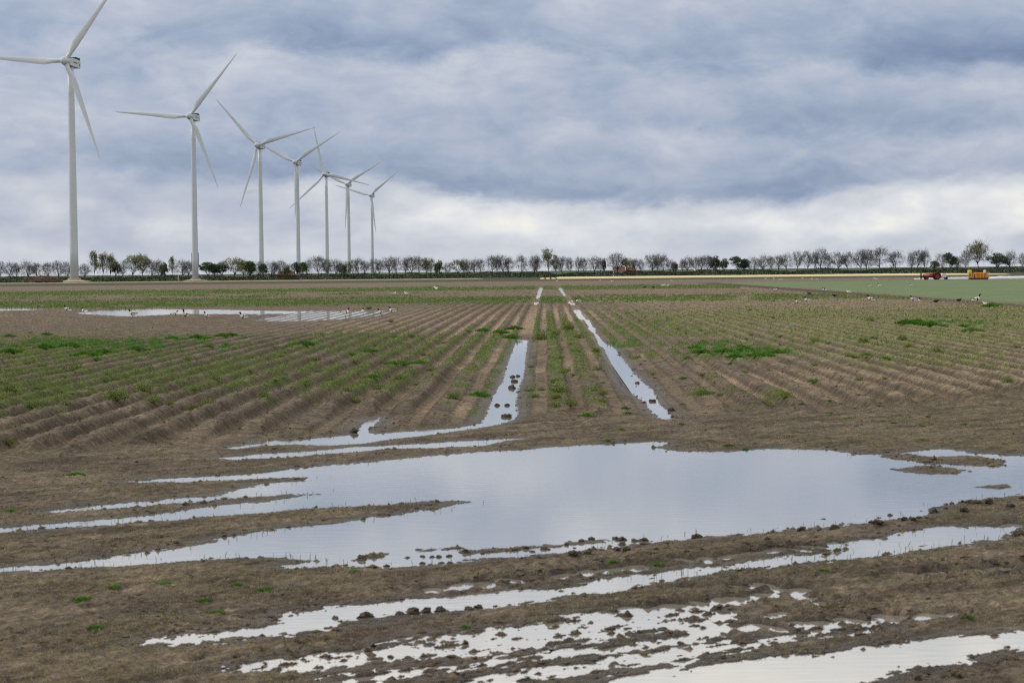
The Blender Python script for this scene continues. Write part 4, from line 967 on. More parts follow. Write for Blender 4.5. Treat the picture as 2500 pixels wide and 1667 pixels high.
    f = thing('film_layer', 'white film roll on the implement behind the red tractor', 'implement', (X2, Y2, 0.03))
    mb = MB(); mb.lathe([(.10, -.75), (.40, -.74), (.42, -.70), (.42, .70), (.40, .74), (.10, .75)], 'y', 24); obj('film_roll', mb.mesh('film_roll', FILM, False), f, (.62, 0, .78))
    mb = MB(); mb.lathe([(.05, -.8), (.50, -.79), (.50, -.76), (.05, -.75)], 'y', 20); obj('roll_flange', mb.mesh('roll_flange', CREAM), f, (.62, 0, .80))
    mb = MB(); mb.box(-.55, 1.3, -.82, -.74, .34, .44); mb.box(-.55, 1.3, .74, .82, .34, .44); mb.box(-.6, -.5, -.82, .82, .34, .44); mb.box(-.2, -.1, -.8, .8, .3, 1.1); mb.tube((-.55, 0, .4), (-1.0, 0, .5), .05, .05, 6); obj('frame', mb.mesh('frame', BLACK), f)
    mb = MB(); mb.box(-.42, .0, -.7, .7, .5, 1.12, 0, .1, .02); obj('hopper', mb.mesh('hopper', CREAM), f)
    for sy in (-1, 1):
        mb = MB(); mb.lathe([(.05, -.03), (.27, -.02), (.27, .02), (.05, .03)], 'y', 18); obj('press_disc', mb.mesh('press_disc', BLACK), f, (1.15, sy * .7, .28))
tractor()
def machine():
    X, Y = at(2247, 403)
    t = thing('field_machine', 'orange and yellow field machine standing right of the red tractor', 'machine', (X, Y, 0.03))
    mb = MB(); mb.box(-1.85, 1.82, -.9, .9, .05, .34, 0, .06, .05); obj('skirt', mb.mesh('skirt', BLACK), t)
    mb = MB(); mb.box(-1.95, 1.85, -.92, .92, .34, .44); obj('chassis', mb.mesh('chassis', DORANGE), t)
    xs = [-.80, -.33, .02, .38, .72, 1.05, 1.36]
    for i in range(6):
        mb = MB(); mb.box(xs[i] + .015, xs[i + 1] - .015, -.86 - .02 * (i % 2), .86, .445, 1.30 - .05 * (i == 0), 0, .01, .10); obj('panel', mb.mesh('panel', ORANGE if i % 2 == 0 else DORANGE), t)
    mb = MB(); mb.box(-.80, 1.36, -.7, .7, 1.302, 1.44, 0, .05, .18); obj('top_cover', mb.mesh('top_cover', ORANGE), t)
    mb = MB(); mb.box(1.37, 1.72, -.8, .8, .445, 1.52, 0, .03, .05); obj('end_panel', mb.mesh('end_panel', GREYP), t)
    mb = MB(); mb.box(-1.62, -1.45, -.6, .6, .445, 1.20); mb.box(-1.2, -1.05, -.6, .6, .445, 1.25); mb.box(-1.75, -.85, -.55, .55, 1.0, 1.12); mb.box(-1.5, -1.0, -.5, .5, .445, .85); obj('bracket', mb.mesh('bracket', ORANGE), t)
    mb = MB(); mb.lathe([(.06, -.40), (.36, -.40), (.42, -.32), (.42, .30), (.36, .40), (.1, .42)], 'z', 20); obj('yellow_drum', mb.mesh('yellow_drum', YELLOW, True), t, (-1.78, -.1, 1.55))
    mb = MB(); mb.box(-2.0, -1.55, -.25, .05, .445, 1.14, 0, .08, .05); obj('drum_stand', mb.mesh('drum_stand', GREYP), t)
    mb = MB(); mb.box(-.62, -.28, -.3, .2, 1.30, 1.80, 0, .04, .04); mb.tube((-.45, -.05, 1.8), (-.45, -.05, 2.0), .05, .05, 8); obj('engine_tower', mb.mesh('engine_tower', DRED), t)
    mb = MB(); mb.lathe([(.05, 0), (.25, 0), (.27, .06), (.27, .36), (.2, .46), (.1, .5)], 'z', 16); obj('white_canister', mb.mesh('white_canister', CREAM, True), t, (1.28, -.2, 1.45))
    mb = MB()
    pts = [(1.75, .50), (2.10, .62), (2.24, .95), (2.20, 1.30), (1.98, 1.44), (1.72, 1.40)]
    for yy in (-.7, .7):
        for a, b_ in zip(pts, pts[1:]): mb.tube((a[0], yy, a[1]), (b_[0], yy, b_[1]), .05, .05, 6)
    obj('hoop_frame', mb.mesh('hoop_frame', YELLOW), t)
    mb = MB(); mb.box(1.80, 2.15, -.5, .5, .30, .62, 0, .06, .05); obj('rear_box', mb.mesh('rear_box', DORANGE), t)
machine()
def film_strip(x0, x1, dist, w_, h_, label):
    (xa, _), (xb, _) = at(x0, dist), at(x1, dist); n = max(6, int((xb - xa) / 0.8)); vs_ = []; fs = []
    prof_ = [(-.5, 0.0), (-.47, .7), (-.3, 1.0), (0, .92), (.3, 1.0), (.47, .7), (.5, 0.0)]
    for i in range(n + 1):
        x = xa + (xb - xa) * i / n; e = min(1.0, i / 3, (n - i) / 2 + .25)
        for a, b_ in prof_:
            vs_.append((x, dist + a * w_ * (.6 + .4 * e) + .08 * float(perlin(np.array([x * .5]), np.array([a * 3.]), 5)[0]), 0.034 + b_ * h_ * (.45 + .55 * e) * (1 + .25 * float(perlin(np.array([x * .9]), np.array([a * 2.]), 6)[0]))))
    k = len(prof_)
    for i in range(n):
        for j in range(k - 1): fs.append((i * k + j, (i + 1) * k + j, (i + 1) * k + j + 1, i * k + j + 1))
    tag(obj('film_strip', mesh_np('film_strip', vs_, fs, [FILM], True)), label, 'film', 'white film strips over the beds')
film_strip(2098, 2240, 426, 1.6, .42, 'white film strip between the red tractor and the orange machine')
film_strip(2262, 2480, 421, 1.6, .40, 'white film strip running right from the orange machine, nearer one')
film_strip(2262, 2480, 440, 1.6, .45, 'white film strip running right from the orange machine, farther one')

# ------------------------------------------------------------------ birds
BWHITE = mat('white_plumage', (0.80, 0.79, 0.75), 0.8)
BDARK = mat('dark_plumage', (0.012, 0.016, 0.014), 0.7)
BCHEST = mat('chestnut_band', (0.20, 0.07, 0.025), 0.8)
BGREY = mat('grey_wings', (0.30, 0.32, 0.34), 0.8)
BILL = mat('red_bill', (0.45, 0.03, 0.02), 0.5)
LEGM = mat('pink_legs', (0.40, 0.20, 0.18), 0.6)
def bird_meshes(pal, upright, neck):
    """pal: materials (tail, body, band, breast, head); returns body, bill, leg meshes; bird faces +x"""
    spine = [(-.34, .27, .012, .02, 0), (-.29, .26, .04, .035, 0), (-.20, .25, .085, .08, 1), (-.08, .24, .115, .115, 1), (.03, .25, .115, .12, 1), (.09, .265, .10, .112, 2), (.16, .31, .06, .075, 3), (.175, .31 + neck * .45, .042, .05, 3), (.185, .31 + neck * .75, .040, .044, 4), (.20, .31 + neck, .048, .05, 4), (.235, .33 + neck, .046, .046, 4), (.265, .325 + neck, .028, .028, 4)]
    mb = MB(); rings = []; mi = []; n = 10
    for i, (x, z, ry, rz_, k) in enumerate(spine):
        if upright and i < 7: z = z + (x + .1) * upright
        a = spine[max(0, i - 1)]; b_ = spine[min(len(spine) - 1, i + 1)]
        dx_, dz_ = b_[0] - a[0], b_[1] - a[1]; l_ = math.hypot(dx_, dz_); nx, nz = -dz_ / l_, dx_ / l_
        rings.append([(x + nx * rz_ * math.sin(2 * PI * j / n), ry * math.cos(2 * PI * j / n), z + nz * rz_ * math.sin(2 * PI * j / n)) for j in range(n)]); mi.append(k)
    mb.loft(rings, mi[1:] + [mi[-1]] if False else mi[1:], True)
    body = mb.mesh('body', pal, True)
    mb = MB(); zc = .32 + neck; mb.loft([[(.26, -.018, zc - .012), (.26, .018, zc - .012), (.26, .014, zc + .018), (.26, -.014, zc + .018)], [(.33, -.014, zc - .022), (.33, .014, zc - .022), (.33, .012, zc - .008), (.33, -.012, zc - .008)]]); bill = mb.mesh('bill', BILL)
    mb = MB(); mb.tube((0, 0, .17), (.0, 0, .015), .012, .010, 5); mb.box(-.02, .06, -.025, .025, 0.0, .015); leg = mb.mesh('leg', LEGM)
    wings = []
    for sy in (-1, 1):
        wings.append(MB().loft([[(-.31, sy * .02, .295), (-.31, sy * .04, .29), (-.31, sy * .03, .285)], [(-.12, sy * .085, .325), (-.12, sy * .120, .305), (-.12, sy * .122, .28)], [(.02, sy * .08, .335), (.02, sy * .118, .31), (.02, sy * .120, .29)], [(.09, sy * .06, .33), (.09, sy * .08, .32), (.09, sy * .085, .31)]]).mesh('wing', [BDARK], True))
    return body, bill, leg, wings
DUCK = bird_meshes([BDARK, BWHITE, BCHEST, BWHITE, BDARK], 0.0, .16)
DUCKU = bird_meshes([BDARK, BWHITE, BCHEST, BWHITE, BDARK], 0.25, .22)
GULL = bird_meshes([BWHITE, BWHITE, BWHITE, BWHITE, BWHITE], 0.0, .06)
CROW = bird_meshes([BDARK] * 5, 0.0, .07)
GRW = [q_.copy() for q_ in GULL[3]]
for q_ in GRW: q_.materials.clear(); q_.materials.append(BGREY)
def bird(kind, vx_, vy_, heading, label, group, sc=1.0, name=None):
    m_ = {'duck': DUCK, 'duckup': DUCKU, 'gull': GULL, 'crow': CROW}[kind]
    x, y = gp(np.array(float(vx_)), np.array(float(vy_))); x, y = float(x), float(y)
    z = max(float(ground_z(x, y)), -0.10)
    nm = name or {'duck': 'shelduck', 'duckup': 'shelduck', 'gull': 'gull', 'crow': 'crow'}[kind]
    t = thing(nm, label, {'shelduck': 'duck', 'gull': 'gull', 'crow': 'crow'}[nm], (x, y, z), math.radians(heading), group, sc * 0.88)
    obj('body', m_[0], t); obj('bill', m_[1], t)
    wg = m_[3] if kind != 'gull' else GRW
    for q_ in wg: obj('wing', q_, t)
    for sy in (-1, 1): obj('leg', m_[2], t, (0.0, sy * .05, 0))
def nth(lst, q):
    order = sorted(range(len(lst)), key=lambda i: (lst[i][0], lst[i][1])); k = order.index(q); n = len(lst)
    if n == 1: return ''
    return ', leftmost' if k == 0 else ', rightmost' if k == n - 1 else f', {(ORD + ["twenty-fifth", "twenty-sixth", "twenty-seventh", "twenty-eighth", "twenty-ninth"])[k]} from left'
DG = 'shelducks by the far left pool'
for a in [('duckup',155.5,720,200,'upright shelduck standing farthest left, at the left tip of the far pool',1.15),
          ('duck',194.5,720,170,'shelduck in the water just right of the leftmost duck',1.0),
          ('duck',305,731,185,'shelduck on mud below the widest part of the far pool',1.1),
          ('duck',401,730,20,'small shelduck on mud left of the tall upright duck',0.95),
          ('duckup',426,735.5,250,'tall upright shelduck facing the camera near the narrow water streak',1.25),
          ('duck',475.5,733,230,'shelduck standing at the narrow water streak, right of the upright duck',1.0),
          ('duck',560,738,200,'shelduck alone on bare mud between the two far pools',1.1),
          ('duck',793,727,15,'round shelduck standing in the right-hand far pool, on its left side',1.15),
          ('duck',833.3,723.5,280,'shelduck standing in the middle of the right-hand far pool',1.05),
          ('duck',876,727.5,200,'shelduck at the right tip of the far pool',1.05),
          ('duck',902.3,725.5,175,'shelduck on mud farthest right of the far pool',1.1)]:
    bird(a[0], a[1], a[2], a[3], a[4], DG, a[5])
RG = 'shelducks on the weedy right side'
for a in [('duck',1780.7,673.5,10,'shelduck on the dark strip nearest the left corner of the green field',1.2),
          ('duck',1833,700.5,190,'left one of two close shelducks among weeds on the right',1.0),
          ('duck',1855,701,180,'right one of two close shelducks among weeds on the right',1.15),
          ('duckup',2001,700,170,'shelduck stretching its neck leftwards, below the middle of the green field',1.25),
          ('duck',2098.5,700,180,'left bird of the dark pair under the green field edge',1.1),
          ('duck',2106,699.5,5,'right bird of the dark pair under the green field edge',1.1),
          ('duckup',2242.5,703,350,'upright white-breasted shelduck beside the thick green tuft at the right',1.3),
          ('duck',1998.5,661.5,160,'left one of two shelducks out on the green crop field',1.1),
          ('duck',2021,661.5,160,'right one of two shelducks out on the green crop field',1.2),
          ('duck',2095,660,150,'shelduck alone on the green crop field below the red tractor',1.1),
          ('duck',1328.9,698.5,175,'shelduck on the ridge beside the right wheel track water',1.0),
          ('duck',1314,698.5,60,'shelduck standing in the right wheel track water',1.0)]:
    bird(a[0], a[1], a[2], a[3], a[4], RG, a[5])
for a in [(1858.7,680,'dark bird in weeds below the left part of the green field'),(1915.7,684.2,'dark bird in weeds below the middle-left of the green field'),(1480.3,663.5,'left one of two black birds on the middle ridges'),(1500.5,663.5,'right one of two black birds on the middle ridges'),(2150.7,698.6,'dark bird standing under the green field, below the tractor'),(2203,697.4,'brownish dark bird under the green field, below the orange machine')]:
    bird('crow', a[0], a[1], random.choice([170, 10, 200]), a[2], 'dark birds on the field', 0.9)
bird('gull', 905, 681, 20, 'left one of two white gulls in the far green band', 'gulls in the far green band', 1.1); bird('gull', 933.7, 679.6, 170, 'right one of two white gulls in the far green band', 'gulls in the far green band', 1.2)
bird('gull', 2264.8, 706.2, 170, 'white gull under the thick green tuft at the right border', 'gulls in the weeds', 1.0)
bird('gull', 1949.5, 713.5 - 37, 170, 'white gull on the dark soil strip along the green field', 'gulls in the weeds', 1.1)
gl_ = [(1850 + zx / 7.84, 680 + zy / 7.84) for zx, zy in [(150,24),(310,24),(420,42),(458,42),(1035,30),(1135,34),(2225,20),(2270,30),(860,14)]] + [(1350 + zx / 7.84, 670 + zy / 7.84) for zx, zy in [(75,142),(905,134),(1128,150),(2265,140),(2100,244),(2140,242),(2200,244)]]
for q_, (fx, fy) in enumerate(gl_):
    bird('gull', fx * .9408, fy * .9408, random.choice([0, 20, 170, 190]), 'tiny white gull on the far brown strip before the flower field' + nth(gl_, q_), 'gulls on the far brown strip', 1.05)
# flying birds
def flyer(vx_, vy_, dist, head, label, dark_tips, sc):
    x, y = at(vx_, dist); z = EYE + (hor(vx_) - vy_) * mpp(dist)
    t = thing('shelduck' if dark_tips else 'gull', label, 'duck' if dark_tips else 'gull', (x, y, z), math.radians(head), 'birds in flight', sc)
    m_ = DUCK if dark_tips else GULL
    b_ = obj('body', m_[0], t, (0, 0, -.27)); obj('bill', m_[1], t, (0, 0, -.27))
    for sy in (-1, 1):
        mb = MB(); mb.loft([[(.10, sy * .06, .03), (-.10, sy * .06, .03), (-.1, sy * .06, .015), (.1, sy * .06, .015)], [(.10, sy * .28, .16), (-.08, sy * .28, .15), (-.08, sy * .28, .14), (.10, sy * .28, .145)], [(.06, sy * .42, .20), (-.10, sy * .42, .19), (-.10, sy * .42, .18), (.06, sy * .42, .19)], [(-.08, sy * .62, .20), (-.12, sy * .62, .20), (-.12, sy * .62, .195), (-.08, sy * .62, .195)]], [0, 1, 1] if dark_tips else [0, 0, 1])
        obj('wing', mb.mesh('wing', [BWHITE, BDARK if dark_tips else BGREY]), t)
flyer(1003, 662, 190, 60, 'shelduck flying with raised wings over the far green band', True, 1.1)
flyer(1597, 620, 420, 20, 'white gull flying before the dike right of the farmhouse', False, 1.3)
flyer(1893.5, 665.5, 230, 175, 'shelduck gliding low over the near edge of the green crop field', True, 1.0)

# ------------------------------------------------------------------ mud clods
CLODM = mat('dark_wet_clod', (0.055, 0.039, 0.027), 0.7, 0.5, 14, 0.4, bump=0.8, bscale=30)
CLODS = [lump_mesh('mud_clod', 12, 8, 1, 0.9, 0.75, CLODM, 0.55, 2.2, s_) for s_ in range(1, 8)]
def clods(lst, x0, y0, sc, label, group, flat=0.75):
    for q, (zx, zy, zr) in enumerate(lst):
        vx_, vy_ = x0 + zx * sc, y0 + (zy + zr * 0.35) * sc
        x, y = gp(np.array(vx_), np.array(vy_)); x, y = float(x), float(y)
        r = zr * sc * mpp(y) * random.uniform(0.8, 1.05) * 0.82
        z = max(float(ground_z(x, y)), -0.015)
        o = obj('mud_clod', CLODS[(q * 3 + zx) % 7], None, (x, y, z + r * 0.3), random.uniform(0, 6), (r * random.uniform(1.0, 1.35), r, r * random.uniform(.65, .95)))
        tag(o, label + nth(lst, q), 'clod', group)
clods([(220,748,40),(520,740,30),(620,735,27),(680,735,32),(725,735,32),(790,730,32),(620,780,27),(670,785,27),(740,778,27),(800,780,27),(385,795,32),(1010,715,28),(1045,720,13),(1335,700,32),(1410,685,32),(1440,690,22),(1560,660,22),(1610,680,22),(1655,640,32),(1720,628,27),(1810,645,20),(1785,675,20)], 752.6, 1016, .3521, "dark mud clod along the middle of the big puddle's near edge", 'clods along the big puddle, middle')
clods([(1880,615,38),(1920,620,44),(1920,655,32),(2000,630,32),(2060,625,48)], 752.6, 1016, .3521, 'large dark clod in the thickest cluster at the near puddle edge', 'large clods at the puddle edge')
clods([(1885,712,32),(1950,708,37),(2140,718,20),(1600,742,50),(1700,738,32),(1265,765,20),(1380,770,22)], 752.6, 1016, .3521, 'dark mud clod on the bank between big puddle and first rut', 'clods on the bank')
clods([(250,1115,60),(370,1112,24),(470,1100,50),(560,1098,50),(650,1092,42),(730,1080,50),(920,1070,50),(980,1065,42),(1095,1058,27),(1185,1048,24),(50,1130,42)], 752.6, 1016, .3521, 'dark mud clod lying along the first water-filled rut', 'clods along the first rut')
clods([(260,1350,28),(320,1358,20),(410,1388,35),(1030,1355,20),(1520,1265,22),(2030,1228,17),(2105,1378,27),(2000,1395,25)], 752.6, 1016, .3521, 'dark mud clod in the broken shallow water at the bottom', 'clods in the lower ruts')
clods([(135,605,50)], 1552.3, 1016, .3521, 'single large clod right of the clod cluster at the puddle edge', None)
clods([(960,492,20),(1170,470,16),(660,552,14),(1325,485,18),(1365,450,12),(1395,465,30),(1480,465,18),(1600,440,16),(1680,438,54),(1760,432,18),(1765,395,27),(1800,392,27),(1870,385,20),(1915,390,28),(1960,392,42),(2040,388,46),(2260,370,24)], 1552.3, 1016, .3521, 'dark mud clod rising from the right end of the big puddle', 'clods in the right end of the puddle')
clods([(1490,515,36),(1550,515,32),(1590,500,27),(1035,560,40),(820,575,40),(940,572,27),(1310,535,44),(1880,460,46),(2180,430,42),(2235,600,44)], 1552.3, 1016, .3521, 'dark mud clod on the right-hand near bank of the big puddle', 'clods on the right bank')
clods([(2160,805,17),(1650,1042,22),(1260,1150,20),(1860,1325,16),(2005,1320,16),(1580,1545,35),(1640,1520,20),(1760,1530,40),(1830,1525,40),(2215,1425,16),(910,885,26),(490,915,22),(600,1120,22),(270,1330,22),(800,1230,22)], 1552.3, 1016, .3521, 'dark mud clod on the rutted ground at lower right', 'clods in the lower right')
clods([(1250,435,27),(1285,430,24),(1260,465,27),(1245,505,37),(1145,628,24),(1210,628,22),(1210,698,40)], 752.6, 715, .34, 'wet mud clod lying in the water of the left wheel track', 'clods in the left wheel track')
clods([(2055,432,10),(2093,478,18),(2085,503,10),(2195,597,30),(2120,580,10),(2320,665,27)], 752.6, 715, .34, 'wet mud clod lying in the water of the right wheel track', 'clods in the right wheel track')
clods([(180,808,38),(2120,800,0.1)][:1], 752.6, 715, .34, 'wet mud clod at the short water inlet left of the left wheel track', None)

# ------------------------------------------------------------------ grass tufts and weed clumps
GR_B = leaf_mat('bright_grass', (0.05, 0.15, 0.012), (0.105, 0.245, 0.028), 6.0, 0.35)
GR_O = leaf_mat('olive_weeds', (0.145, 0.185, 0.042), (0.265, 0.295, 0.09), 3.0, 0.3)
GR_D = leaf_mat('deep_green_weeds', (0.075, 0.125, 0.034), (0.155, 0.215, 0.062), 4.0, 0.3)
FLO = mat('tiny_pale_flowers', (0.62, 0.57, 0.22), 0.9)
DRY = leaf_mat('dry_stubble', (0.20, 0.155, 0.085), (0.36, 0.28, 0.16), 8.0, 0.2)
def blades(C_, h, w_, lean, mats_, name, mi=None, smoothz=None):
    n = len(C_); az_ = rng.uniform(0, 2 * PI, n); ln = np.asarray(lean) * rng.uniform(0.2, 1.2, n); hh = np.asarray(h) * rng.uniform(0.6, 1.2, n)
    d = np.stack([np.cos(az_) * ln, np.sin(az_) * ln, np.ones(n)], 1); d /= np.linalg.norm(d, axis=1)[:, None]
    fa = rng.uniform(0, 2 * PI, n); sv2 = np.stack([np.cos(fa), np.sin(fa), np.zeros(n)], 1) * (np.asarray(w_) * rng.uniform(.7, 1.3, n))[:, None]
    mid = C_ + d * hh[:, None] * .55; tip = C_ + d * hh[:, None]; tip[:, 2] -= hh * 0.12 * ln
    V = np.stack([C_ - sv2 * .6, C_ + sv2 * .6, mid + sv2, tip, mid - sv2], 1).reshape(-1, 3)
    b0 = np.arange(n) * 5
    F_ = np.concatenate([np.stack([b0, b0 + 1, b0 + 2, b0 + 4], 1)], 0); F2 = np.stack([b0 + 4, b0 + 2, b0 + 3, b0 + 3], 1)
    return V, F_, np.stack([b0 + 4, b0 + 2, b0 + 3], 1)
def blade_mesh_(name, C_, h, w_, lean, mats_, mi=None):
    V, F4, F3 = blades(C_, h, w_, lean, mats_, name)
    T3 = np.concatenate([F4[:, [0, 1, 2]], F4[:, [0, 2, 3]], F3])
    m3 = None if mi is None else np.concatenate([mi, mi, mi])
    return mesh_np(name, V, T3, mats_, False, m3)
def tuft_mesh(seed, n):
    r = np.random.default_rng(seed); a = r.uniform(0, 2 * PI, n); rad = np.sqrt(r.uniform(0, 1, n))
    irr = 1 + .35 * np.sin(a * 3 + seed) + .2 * np.sin(a * 5 + seed * 2)
    x, y = rad * np.cos(a) * irr, rad * np.sin(a) * irr
    return blade_mesh_('blades', np.stack([x, y, np.zeros(n) - .02], 1), 0.75 * (1.05 - 0.55 * rad), np.full(n, .045), 0.35 + 0.7 * rad, [GR_B])
TUFT = [tuft_mesh(s_, 420) for s_ in (1, 2, 3, 4)]
def base_soil(): pass
def bush_mesh(seed):
    r = np.random.default_rng(seed); n = 620
    a = r.uniform(0, 2 * PI, n); u_ = r.uniform(0, 1, n); rad = r.uniform(.25, 1, n) ** .6
    x, y, z = rad * np.sqrt(1 - u_ * u_ * .8) * np.cos(a), rad * np.sqrt(1 - u_ * u_ * .8) * np.sin(a), rad * u_ * 1.05 + .05
    lump = 1 + .3 * fbm(x * 2 + seed, y * 2 + z, 2, seed)
    C_ = np.stack([x * lump, y * lump, z * lump], 1)
    N = r.normal(size=(n, 3)); N[:, 2] += .5; N /= np.linalg.norm(N, axis=1)[:, None]
    A = np.cross(N, r.normal(size=(n, 3))); A /= np.linalg.norm(A, axis=1)[:, None]; Bv = np.cross(N, A); s_ = r.uniform(.05, .12, (n, 1))
    V = np.stack([C_ - A * s_, C_ + Bv * s_ * .45, C_ + A * s_, C_ - Bv * s_ * .45], 1).reshape(-1, 3)
    leaves = mesh_np('leaves', V, np.arange(4 * n).reshape(n, 4), [GR_D, GR_O], False, (r.uniform(size=n) < .6).astype(int))
    k = 110; sel = r.choice(n, k, replace=False); C2 = C_[sel] * 1.06; N = r.normal(size=(k, 3)); N[:, 2] += 1.5; N /= np.linalg.norm(N, axis=1)[:, None]
    A = np.cross(N, r.normal(size=(k, 3))); A /= np.linalg.norm(A, axis=1)[:, None]; Bv = np.cross(N, A); s_ = r.uniform(.02, .035, (k, 1))
    V = np.stack([C2 - A * s_, C2 + Bv * s_, C2 + A * s_, C2 - Bv * s_], 1).reshape(-1, 3)
    fl = mesh_np('flowers', V, np.arange(4 * k).reshape(k, 4), [FLO])
    mb = MB()
    for q in range(26):
        a_ = r.uniform(0, 2 * PI); el_ = r.uniform(.15, 1.3); L = r.uniform(.6, 1.0)
        mb.tube((0, 0, -.05), (L * math.cos(a_) * math.cos(el_), L * math.sin(a_) * math.cos(el_), L * math.sin(el_)), .022, .008, 3, 0, False)
    return leaves, fl, mb.mesh('stems', GR_D)
BUSH = [bush_mesh(s_) for s_ in (1, 2, 3, 4)]
def place(lst, x0, y0, sc, what, label, group, zf=1.0):
    for q, (zx, zy, zr) in enumerate(lst):
        vx_, vy_ = x0 + zx * sc, y0 + (zy + zr * (0.45 if what == 'bush' else 0.3)) * sc
        x, y = gp(np.array(vx_), np.array(vy_), 0.05); x, y = float(x), float(y)
        r = zr * sc * mpp(y) * random.uniform(.9, 1.1) * (1.35 if vy_ > 1060 else 1.0); z = float(ground_z(x, y))
        if what == 'tuft':
            t = thing('grass_tuft', label + nth(lst, q), 'grass', (x, y, z), random.uniform(0, 6), group, (r, r, r * .85 * zf)); tag(obj('blades', TUFT[(q + int(zx)) % 4], t), kind='stuff')
        else:
            t = thing('weed_clump', label + nth(lst, q), 'weed', (x, y, z), random.uniform(0, 6), group, (r, r, r * .95 * zf)); lv, fl, st = BUSH[(q + int(zx)) % 4]
            [tag(o_, kind='stuff') for o_ in (obj('leaves', lv, t), obj('flowers', fl, t), obj('stems', st, t))]
A1 = (0, 715, .34); A2 = (752.6, 715, .34); A3 = (1552.3, 658.5, .34); A4 = (0, 1016, .3521); A5 = (752.6, 1016, .3521); A6 = (1552.3, 1016, .3521)
place([(120,200,35),(210,140,20),(315,155,35),(60,170,40),(390,195,35),(140,270,65),(300,255,60),(60,290,60),(480,245,55),(420,270,55),(560,300,60),(640,300,50),(700,285,50),(830,270,60),(920,270,50),(1000,260,60),(960,200,35),(1060,190,30),(1160,190,50),(1240,195,50),(1330,185,50),(1400,190,50),(1500,175,40),(1560,165,40),(1400,255,35),(1680,210,25),(1480,228,20),(290,400,25),(650,330,50)], *A1, 'tuft', 'bright grass tuft in the green streak across the left ridges', 'grass tufts in the left streak')
place([(1980,235,60),(2060,230,60),(2140,220,50)], *A1, 'tuft', 'bright green grass tuft of the short row on the left ridges', 'short row of grass tufts')
place([(2245,485,30),(2060,515,35),(1860,505,25),(710,485,30)], *A1, 'tuft', 'small grass tuft on a ridge, left of the middle', 'small tufts on the left ridges')
place([(160,290,35),(280,285,50),(440,375,50),(520,355,40),(620,370,50),(310,475,45),(25,490,35),(505,475,25),(460,165,40),(560,165,40),(945,145,30),(1050,140,40)], *A2, 'tuft', 'bright grass tuft on the ridges left of the left wheel track', 'tufts on the middle ridges')
place([(1020,545,65)], *A2, 'tuft', 'large round bright grass tuft nearest the left wheel track', None)
place([(1530,475,25),(1750,690,50),(1370,520,30),(1260,120,50),(2010,650,30),(1160,150,55),(1240,165,50)], *A2, 'tuft', 'bright grass tuft close by or between the two wheel tracks', 'tufts between the tracks')
place([(130,430,50),(180,460,60),(330,455,60),(400,500,50),(540,480,60),(600,490,60),(690,455,60),(470,440,45),(430,405,45),(370,515,30),(640,415,30)], *A3, 'tuft', 'bright grass tuft in the green patch right of the right wheel track', 'grass tufts in the right patch')
place([(1290,485,40),(1410,505,50),(1180,495,40),(50,630,30),(940,660,40)], *A3, 'tuft', 'small lone grass tuft on the right-hand ridges', 'lone tufts on the right ridges')
place([(1560,255,60),(1630,250,60),(1720,265,60),(1800,265,60),(2000,300,60),(1940,265,60),(2100,360,40)], *A3, 'tuft', 'green grass tuft in the weedy streak at the far right', 'tufts at the far right')
place([(2130,130,60),(2180,120,50)], *A3, 'tuft', 'thick green tuft below the crop field at the right border', 'thick tufts by the crop field')
place([(70,435,28),(630,1185,48),(540,995,45),(1070,905,48),(1720,930,45),(740,925,38),(1410,1088,40),(620,920,28),(1540,920,28),(1325,1010,36),(1860,818,28),(520,1035,26)], *A4, 'tuft', 'small grass tuft on the bare mud left of the ruts in front', 'tufts on the front mud', .55)
place([(495,195,45),(1185,340,20),(345,590,26)], *A4, 'tuft', 'small grass tuft between the left arms of the big puddle', 'tufts between puddle arms', .6)
place([(900,1160,32),(1860,768,28),(2150,768,28),(180,830,28),(50,875,24)], *A5, 'tuft', 'small grass tuft on the bank between big puddle and ruts', 'tufts on the bank', .6)
place([(880,50,36)], *A5, 'tuft', 'low grass tuft on the mud bar above the big puddle', None, .5)
place([(1910,1135,32),(1270,1185,26),(1230,810,26),(960,820,26)], *A6, 'tuft', 'small grass tuft among the ruts at the lower right', 'tufts at the lower right', .6)
place([(275,530,58),(60,560,66),(210,660,56),(420,690,62),(450,545,60),(620,560,52),(520,390,66),(210,345,62),(130,415,40),(60,885,52),(100,790,46)], *A1, 'bush', 'bushy flowering weed clump on the ridges at the left border', 'weed clumps at the left')
place([(790,610,100)], *A1, 'bush', 'largest rounded weed clump with pale flowers on the left ridges', None)
place([(970,550,80),(1030,630,62),(1310,640,62),(1400,640,55),(1310,545,40)], *A1, 'bush', 'weed clump just right of the largest clump on the left ridges', 'weed clumps beside the largest')
place([(1780,610,48),(850+2213,580,0)][:1], *A1, 'bush', 'lone weed clump midway between the largest clump and the left track', None)
place([(850,580,55)], *A2, 'bush', 'weed clump left of the large round grass tuft by the left track', None)
place([(1560,540,62),(1640,620,66),(1860,560,46)], *A2, 'bush', 'tall weed clump between the two water-filled wheel tracks', 'weed clumps between the tracks')
place([(1440,170,50),(1620,110,55),(1540,150,50),(1700,160,45)], *A2, 'bush', 'weed clump in the green patch at the far end between the tracks', 'weed clumps far between tracks')
place([(1340,345,42),(1270,385,42),(1760,450,48),(1530,365,46),(1570,420,38),(940,385,42),(650,205,30),(1310,230,40)], *A3, 'bush', 'rounded weed clump on the right-hand ridges', 'weed clumps on the right')
place([(180,730,52),(600,770,60),(740,775,58),(2240,670,46)], *A3, 'bush', 'weed clump at the front ends of the right-hand ridges', 'weed clumps at the ridge ends')
place([(1280,745,30),(1090,618,30)], 564.5, 545.7, .26, 'bush', 'dark green bush in the far green band above the duck pool', 'far bushes')

